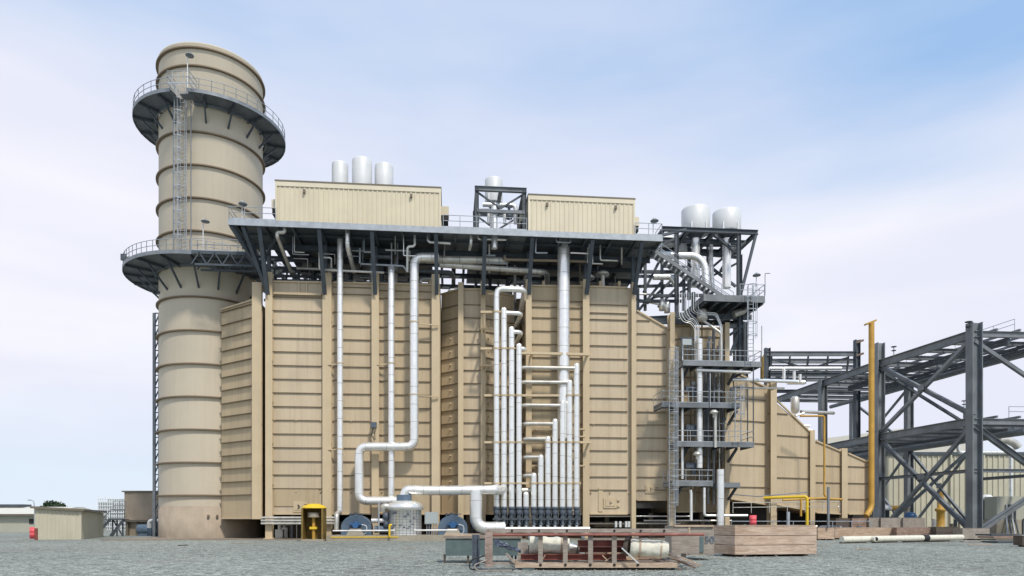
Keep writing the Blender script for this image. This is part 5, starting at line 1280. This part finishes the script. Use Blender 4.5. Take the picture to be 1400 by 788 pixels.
for px in (739, 773, 807.5, 840): part('upright', fbox(px-3.2, px+3.2, 729, 769.8, Y0+.01, Y0+.1), 'woodg', fr)
for px in (668, 739, 807.5, 870, 935): part('upright', fbox(px-3.2, px+3.2, 729, 769.8, Y0+W0+.01, Y0+W0+.1), 'woodg', fr)
for px in (668, 739, 807.5, 870, 935): part('cross_piece', fbox(px-3, px+3, 724, 728, Y0+.122, Y0+W0-.002), 'woodg', fr)
mb = MB()
for k, px in enumerate((700, 737, 775, 840, 876, 908)):
    c = Vector((fx(px), Y0-.001, fz(725.8 if k != 8 else 773))); mb.cyl(c, c-Vector((0, .02, 0)), .04, n=8)
for px in (739, 773, 807, 840, 872): c = Vector((fx(px), Y0-.001, fz(772.5))); mb.cyl(c, c-Vector((0, .02, 0)), .05, n=8)
part('bolt', mb, 'black', fr)
part('back_panel', fbox(918, 956, 731, 757, Y0+W0-.3, Y0+W0-.25), 'woodg', fr)
single('support_block', fbox(714, 731, 776.8, 782.5, Y0+.02, Y0+.4), 'green', 'green timber block under the left end of transport frame', 'block')
single('support_block', fbox(920, 933, 774, 780.5, Y0+.2, Y0+.5), 'green', 'green timber block under the right end of transport frame', 'block')
single('support_block', fbox(800, 815, 776.8, 782.0, Y0+.9, Y0+1.2), 'woodd', 'dark block under the middle of transport frame', 'block')
# red steel
for (a, b, y0, y1, yo, lab) in ((790, 862, 739, 748, .35, 'upper red primed steel beam in the transport frame'), (712, 856, 758.5, 766.5, .45, 'long lower red primed steel beam in the transport frame'), (792, 858, 749, 756.5, .7, 'middle short red steel beam behind the uprights')):
    p = Vector((fx(a, Y0+yo), Y0+yo, (fz(y0)+fz(y1))/2)); q = Vector((fx(b, Y0+yo), Y0+yo, p.z)); single('steel_beam', MB().ibeam(p, q, .25, fz(y0)-fz(y1)), 'red', lab, 'steel beam', 'red beams in the transport frame')
def wrapped(p, q, r0, r1, label, seed):
    rs = random.Random(seed); d = (q-p); n = 22; m = 26; Ls = d.length; d.normalize(); x = d.cross(VZ).normalized(); y = x.cross(d); vs = []; ph = [rs.uniform(0, 6.28) for _ in range(6)]
    for i in range(m):
        t = i/(m-1); r = r0+(r1-r0)*t+.012*math.sin(t*19+ph[0]); 
        if i in (0, m-1): r *= .93
        for k in range(n):
            a = 2*math.pi*k/n; rr = r*(1+.03*math.sin(3*a+t*7+ph[1])+.025*math.sin(7*a-t*11+ph[2])+.02*rs.uniform(-1, 1)); vs.append(p+d*Ls*t+(x*math.cos(a)+y*math.sin(a))*rr)
    mb = MB(); mb.add(vs, [(i*n+k, i*n+(k+1) % n, (i+1)*n+(k+1) % n, (i+1)*n+k) for i in range(m-1) for k in range(n)], True)
    mb.add(vs[:n], [tuple(range(n))]); mb.add(vs[-n:], [tuple(range(n))[::-1]])
    t = thing('wrapped_drum', p.lerp(q, .5)-VZ*max(r0, r1), label, 'wrapped part', 'canvas wrapped parts in the frame'); part('wrap', mb, 'canvas', t)
    for f in (.25, .8):
        c = p.lerp(q, f); rr = r0+(r1-r0)*f; part('strap', MB().cyl(c-d*.03, c+d*.03, rr*1.05, n=22), 'woodl', t)
    return t
Yw = Y0+.75
wrapped(Vector((fx(724, Yw), Yw, fz(745, Yw))), Vector((fx(778, Yw), Yw, fz(746.5, Yw))), .30, .27, 'cream canvas wrapped roll at left in the transport frame', 1)
single('nozzle_tip', MB().cyl(Vector((fx(778, Yw), Yw, fz(748, Yw))), Vector((fx(789, Yw), Yw, fz(748.5, Yw))), .15, .07), 'silver', 'small silver nozzle tip sticking out of the left canvas roll', 'nozzle')
wrapped(Vector((fx(861, Yw-.4), Yw-.4, fz(748, Yw-.4))), Vector((fx(913, Yw-.5), Yw-.5, fz(752, Yw-.5))), .33, .28, 'white canvas wrapped drum at right in the transport frame', 2)
single('flange_disc', MB().cyl(Vector((fx(855, Yw-.3), Yw-.35, fz(745, Yw))), Vector((fx(860.5, Yw-.4), Yw-.4, fz(746, Yw))), .36, n=20), 'woodd', 'dark round disc at the open end of the right canvas drum', 'disc')
# tarp
rs = random.Random(9); mb = MB(); n = 12; m = 8; vs = []
for j in range(m):
    for i in range(n):
        s, q = i/(n-1), j/(m-1); px = 676+36*s; y = 737+16*s+(1-s)*q*8+rs.uniform(-1, 1)*1.3+q*4*s; vs.append(Vector((fx(px), Y0+.25+rs.uniform(-.08, .08)+.2*q, fz(y))))
mb.add(vs, [(j*n+i, j*n+i+1, (j+1)*n+i+1, (j+1)*n+i) for j in range(m-1) for i in range(n-1)], True)
tp_ = single('tarpaulin', mb, 'tarp', 'crumpled blue and white tarpaulin at the left end of transport frame', 'tarpaulin')
sm = tp_.modifiers.new('thick', 'SOLIDIFY'); sm.thickness = .02
for i, (a, b, Y, z, w_, m, lab) in enumerate(((708, 722, Y0+1.3, .62, .05, 'woodg', 'grey board standing on edge beside the left canvas roll'), (750, 800, Y0+1.6, .35, .1, 'silver', 'pale metal strip lying on the frame deck'), (830, 872, Y0+1.3, .33, .12, 'woodl', 'light board lying on the frame deck under right drum'), (716, 790, Y0+1.75, .5, .3, 'woodd', 'dark heap of timber at back of the frame deck'), (800, 900, Y0+1.8, .55, .35, 'rustw', 'brown timber baulk at the back of frame deck'))):
    single('loose_board', MB().box((fx((a+b)/2, Y), Y, fz(771)+.06), fx(b, Y)-fx(a, Y), w_*2, z), m, lab, 'board')
for i, (px, lean) in enumerate(((741, .12), (829, .3), (833, -.2))):
    single('loose_strap', MB().bar(Vector((fx(px), Y0+.3, fz(771)+.07)), Vector((fx(px)+lean, Y0+.25, fz(760))), .07, .03), 'woodl', ['pale short stick leaning left of middle upright', 'pale short stick near the right uprights', 'second pale stick near the right uprights'][i], 'stick')
# hoses
single('black_hose', MB().tube([Vector((fx(663, 22.4), 22.45, fz(760, 22.4))), Vector((fx(643, 22.3), 22.3, .35)), Vector((fx(641, 22.2), 22.25, .06)), Vector((fx(662, 22.2), 22.2, .03)), Vector((fx(702, 22.3), 22.3, .03))], .025, .5, n=8), 'black', 'black hose looped on gravel by the left end post', 'hose')
single('grey_hose', MB().tube([Vector((fx(665, 22.4), 22.4, fz(766, 22.4))), Vector((fx(648, 22.2), 22.15, .2)), Vector((fx(652, 22.2), 22.0, .03)), Vector((fx(700, 22.3), 22.1, .03))], .02, .5, n=8), 'woodg', 'pale hose looped beside the black hose', 'hose')
# green box at left end
Yb = 26.5
t = thing('steel_tank_box', AZ(634, 0, Yb+.6), 'green grey steel box on legs behind left end of transport frame', 'box')
part('body', fbox(609, 712, 737, 760, Yb, Yb+1.2), 'green', t)
part('lid', fbox(606, 714, 733, 736.5, Yb-.05, Yb+1.3), 'woodg', t)
part('lid_board', fbox(607, 655, 730.5, 732.9, Yb+.1, Yb+1.2), 'woodl', t)
for px in (608, 640, 700): part('leg', MB().box(AZ(px, 0, Yb+.1), .08, .08, fz(760, Yb)), 'woodd', t)
part('leg', MB().box(AZ(608, 0, Yb+1.1), .08, .08, fz(760, Yb)), 'woodd', t); part('leg', MB().box(AZ(705, 0, Yb+1.1), .08, .08, fz(760, Yb)), 'woodd', t)
single('steel_post', MB().ibeam(Vector((fx(650.5, 24.6), 24.6, 0)), Vector((fx(650.5, 24.6), 24.6, fz(731, 24.6))), .26, .26, Vector((1,0,0)), t=.03), 'valve', 'upright blue grey steel post beside the rusty end post', 'post')
# marked panel crate
Yc = 28.5
t = thing('panel_crate', AZ(955, 0, Yc), 'grey weathered panel crate with a teal door and chalk number beside large wooden crate', 'crate')
part('panel', fbox(920, 976, 719, 759, Yc, Yc+1.5), 'woodg', t)
part('teal_panel', fbox(945, 962, 734, 755.5, Yc-.04, Yc-.003), 'green', t)
part('batten', fbox(941.5, 943.8, 719, 757, Yc-.07, Yc-.003), 'woodl', t)
part('batten', fbox(922, 976, 718, 720.5, Yc-.09, Yc-.004), 'woodl', t)
part('chalk_mark', text_mb('50', .42, Vector((fx(963, Yc), Yc-.05, fz(742, Yc))), Vector((1, 0, 0))), 'blue', t)
# loose timbers
rs = random.Random(4)
for i in range(11):
    px = rs.uniform(905, 948); Y = rs.uniform(22.9, 24.4); z = .05+.055*(i % 4)
    p = Vector((fx(px-rs.uniform(12, 20), Y), Y, z+rs.uniform(.15, .4))); q = Vector((fx(px+rs.uniform(14, 26), Y-.4), Y-.5, z))
    single('loose_timber', MB().bar(p, q, rs.uniform(.06, .12), .05), rs.choice(['woodl', 'woodg', 'rustw', 'woodl']), 'loose timber batten in the heap right of the canvas drum', 'timber', 'loose battens beside the transport frame')
single('loose_timber', MB().bar(Vector((fx(850, 22.4), 22.4, .75)), Vector((fx(873, 22.3), 22.3, .25)), .06, .04), 'silver', 'pale strip leaning in front of the right canvas drum', 'timber')
single('loose_timber', MB().bar(Vector((fx(692, 22.5), 22.7, .55)), Vector((fx(704, 22.5), 22.6, .22)), .12, .05), 'woodg', 'short grey board leaning below the tarpaulin', 'timber')
# big crate
def crate(corner, right, left, h, label, m='wood', courses=3, group=None, cat='crate', grain=None):
    c, r, l = (Vector(x) for x in (corner, right, left)); f = r+l-c; t = thing('wooden_crate', (r+l)/2, label, cat, group)
    z0 = .1
    for (p, q) in ((c, r), (r, f), (f, l), (l, c)):
        dd = (q-p).normalized(); nn = Vector((dd.y, -dd.x, 0)); L_ = (q-p).length
        for k in range(courses):
            za = z0+(h-z0)*k/courses+.012; zb_ = z0+(h-z0)*(k+1)/courses-.012
            part('board', MB().bar(p+dd*.03-nn*.02+VZ*(za+zb_)/2, q-dd*.001-nn*.02+VZ*(za+zb_)/2, .04, zb_-za), m, t)
    core = [p+((c+r+l+f)/4-p).normalized()*.07 for p in (c, r, f, l)]
    part('core', MB().hexa([p+VZ*z0 for p in core]+[p+VZ*(h-.05) for p in core]), 'woodd', t)
    part('lid', MB().hexa([p+VZ*(h+.002) for p in (c, r, f, l)]+[p+VZ*(h+.035) for p in (c, r, f, l)]), 'woodl' if m == 'wood' else m, t)
    for s_ in (.12, .5, .88):
        a, b = c.lerp(r, s_), l.lerp(f, s_); part('skid', MB().bar(a+VZ*.05, b+VZ*.05, .14, .1), 'woodd', t)
    return t
crate(AZ(1004.7, 0, 31.1), AZ(1116.5, 0, 31.9), AZ(976, 0, 32.7), 1.42, 'large low pinkish wooden crate with three board courses in front of boiler', courses=3)
CG = 'crates lying in front of the pipe rack'
def scr(px0, px1, y0, y1, Y, dep, label, m, courses=2):
    c = AZ(px0, 0, Y); r = AZ(px1, 0, Y+.3); crate(c, r, c+Vector((0, dep, 0)), EYE+(HY-y0)/F*Y, label, m, courses, CG)
scr(1118, 1141, 722, 738, 60, 1.2, 'small square tan crate just right of the large crate', 'wood', 1)
scr(1142, 1225, 722, 736, 63, 1.5, 'long low tan crate behind the white lying pipe', 'wood', 1)
scr(1226, 1278, 722, 736, 62.5, 1.5, 'reddish brown crate behind middle of the lying pipe', 'rustw', 2)
scr(1280, 1313, 721, 735, 62, 1.3, 'dark brown crate behind right end of the lying pipe', 'woodd', 2)
scr(1316, 1353, 723, 736, 60, 1.3, 'small grey pink crate in front of nearest rack column', 'woodg', 1)
scr(1143, 1164, 709, 722, 68, 1.5, 'dark grey crate at left end of the rear crate row', 'woodd', 2)
scr(1165, 1187, 709, 722, 68, 1.5, 'grey brown striped crate second in the rear crate row', 'rustw', 3)
scr(1188, 1203.5, 708.5, 722, 68, 1.5, 'narrow pale crate third in the rear crate row', 'woodg', 2)
scr(1204.5, 1234, 708.5, 722, 68, 1.5, 'wide pale crate fourth in the rear crate row', 'woodg', 2)
scr(1235, 1265, 708.5, 722, 68, 1.5, 'pale crate at right end of the rear crate row', 'woodg', 2)
# lying white pipe
pa, pb = Vector((A(1151, 0, 50.8).x, 50.8, .30)), Vector((A(1315, 0, 56).x, 56, .34)); t = thing('lying_pipe', (pa+pb)/2-VZ*.25, 'long cream wrapped pipe lying on timbers with a black band', 'pipe')
part('run', MB().tube([pa, pb], .23, n=16), 'canvas', t)
c = pa.lerp(pb, .67); part('band', MB().cyl(c-(pb-pa).normalized()*.3, c+(pb-pa).normalized()*.3, .27, n=16), 'black', t)
c = pa.lerp(pb, .22); part('branch', MB().cyl(c, c+Vector((.15, -.55, 0)), .2, n=14), 'canvas', t); part('branch_mouth', MB().cyl(c+Vector((.15, -.551, 0)), c+Vector((.151, -.56, 0)), .16, n=14), 'black', t)
for i, f in enumerate((.1, .35, .6, .8)):
    c = pa.lerp(pb, f); single('timber_bearer', MB().bar(Vector((c.x-1.3, c.y-.4, .05)), Vector((c.x+1.0, c.y+.4, .05)), .2, .1), 'woodd', ['first', 'second', 'third', 'fourth'][i]+' dark timber from left under the lying cream pipe', 'timber', 'timbers under the lying pipe')
# steel stack at right edge
for i in range(4):
    Y = 50+i*1.2; single('steel_plate', MB().box(AZ(1386-i*5, .02+.16*i, Y+2), 3.6, 1.6, .13, .05*i), ['steel', 'creamd', 'rustw', 'steel'][i], ['lowest', 'second', 'third', 'top'][i]+' dark plate in the pile at the right edge of gravel yard', 'steel plate', 'plates piled at the right edge')
t = thing('debris_box', AZ(1402, 0, 44), 'dark small box at right edge of the yard', 'box'); part('body', MB().box(AZ(1402, .1, 44), 1.0, .8, .6), 'woodd', t); part('lid', MB().box(AZ(1402, .703, 44), 1.1, .9, .06), 'woodg', t)
part('foot', MB().box(AZ(1402, 0, 44), .8, .2, .1), 'woodd', t)
single('flat_board', MB().box(AZ(1352, .03, 54), 4.5, .5, .07, .05), 'woodg', 'grey flat board on gravel right of the lying pipe', 'board')

# loose stones on the gravel
rs = random.Random(77); mb = MB()
for i in range(9000):
    Y = 18.5+rs.random()**1.6*26; X = rs.uniform(-.8, .8)*Y; q = rs.uniform(.012, .026)*(1+.02*Y); c = Vector((X, Y, q*.2)); a = rs.uniform(0, 3)
    v = [c+Vector((math.cos(a+k*1.571)*q*rs.uniform(.7, 1.2), math.sin(a+k*1.571)*q*rs.uniform(.7, 1.2), rs.uniform(-.1, .3)*q)) for k in range(4)]+[c+VZ*q*rs.uniform(.5, .8)]
    mb.add(v, [(0,1,4), (1,2,4), (2,3,4), (3,0,4)])
tag(build('loose_gravel', mb, mat('loose_stone', (.33,.355,.32), .9, var=.4, vscale=9)), 'loose grey stones scattered over the gravel yard', 'gravel', kind='stuff')
for i, (px, Y, l, w_, a, m) in enumerate(((1120, 45, 1.2, .1, .3, 'woodg'), (1180, 40, .9, .12, -.4, 'woodl'), (560, 40, .7, .1, .5, 'woodg'), (330, 50, 1.4, .12, .1, 'woodg'), (250, 46, .6, .3, .6, 'woodd'), (1340, 48, 1.6, .14, -.1, 'woodl'), (880, 33, .8, .09, .9, 'woodl'))):
    single('offcut', MB().box(AZ(px, .01, Y), l, w_, .05, a), m, ['thin grey offcut on gravel right of large crate', 'pale offcut on gravel in front of the lying pipe', 'grey offcut on gravel left of the green box', 'long grey offcut on gravel in front of the stack foot', 'short dark offcut on gravel left of stack foot', 'pale offcut on gravel near the right edge', 'pale offcut on gravel behind the transport frame'][i], 'offcut')
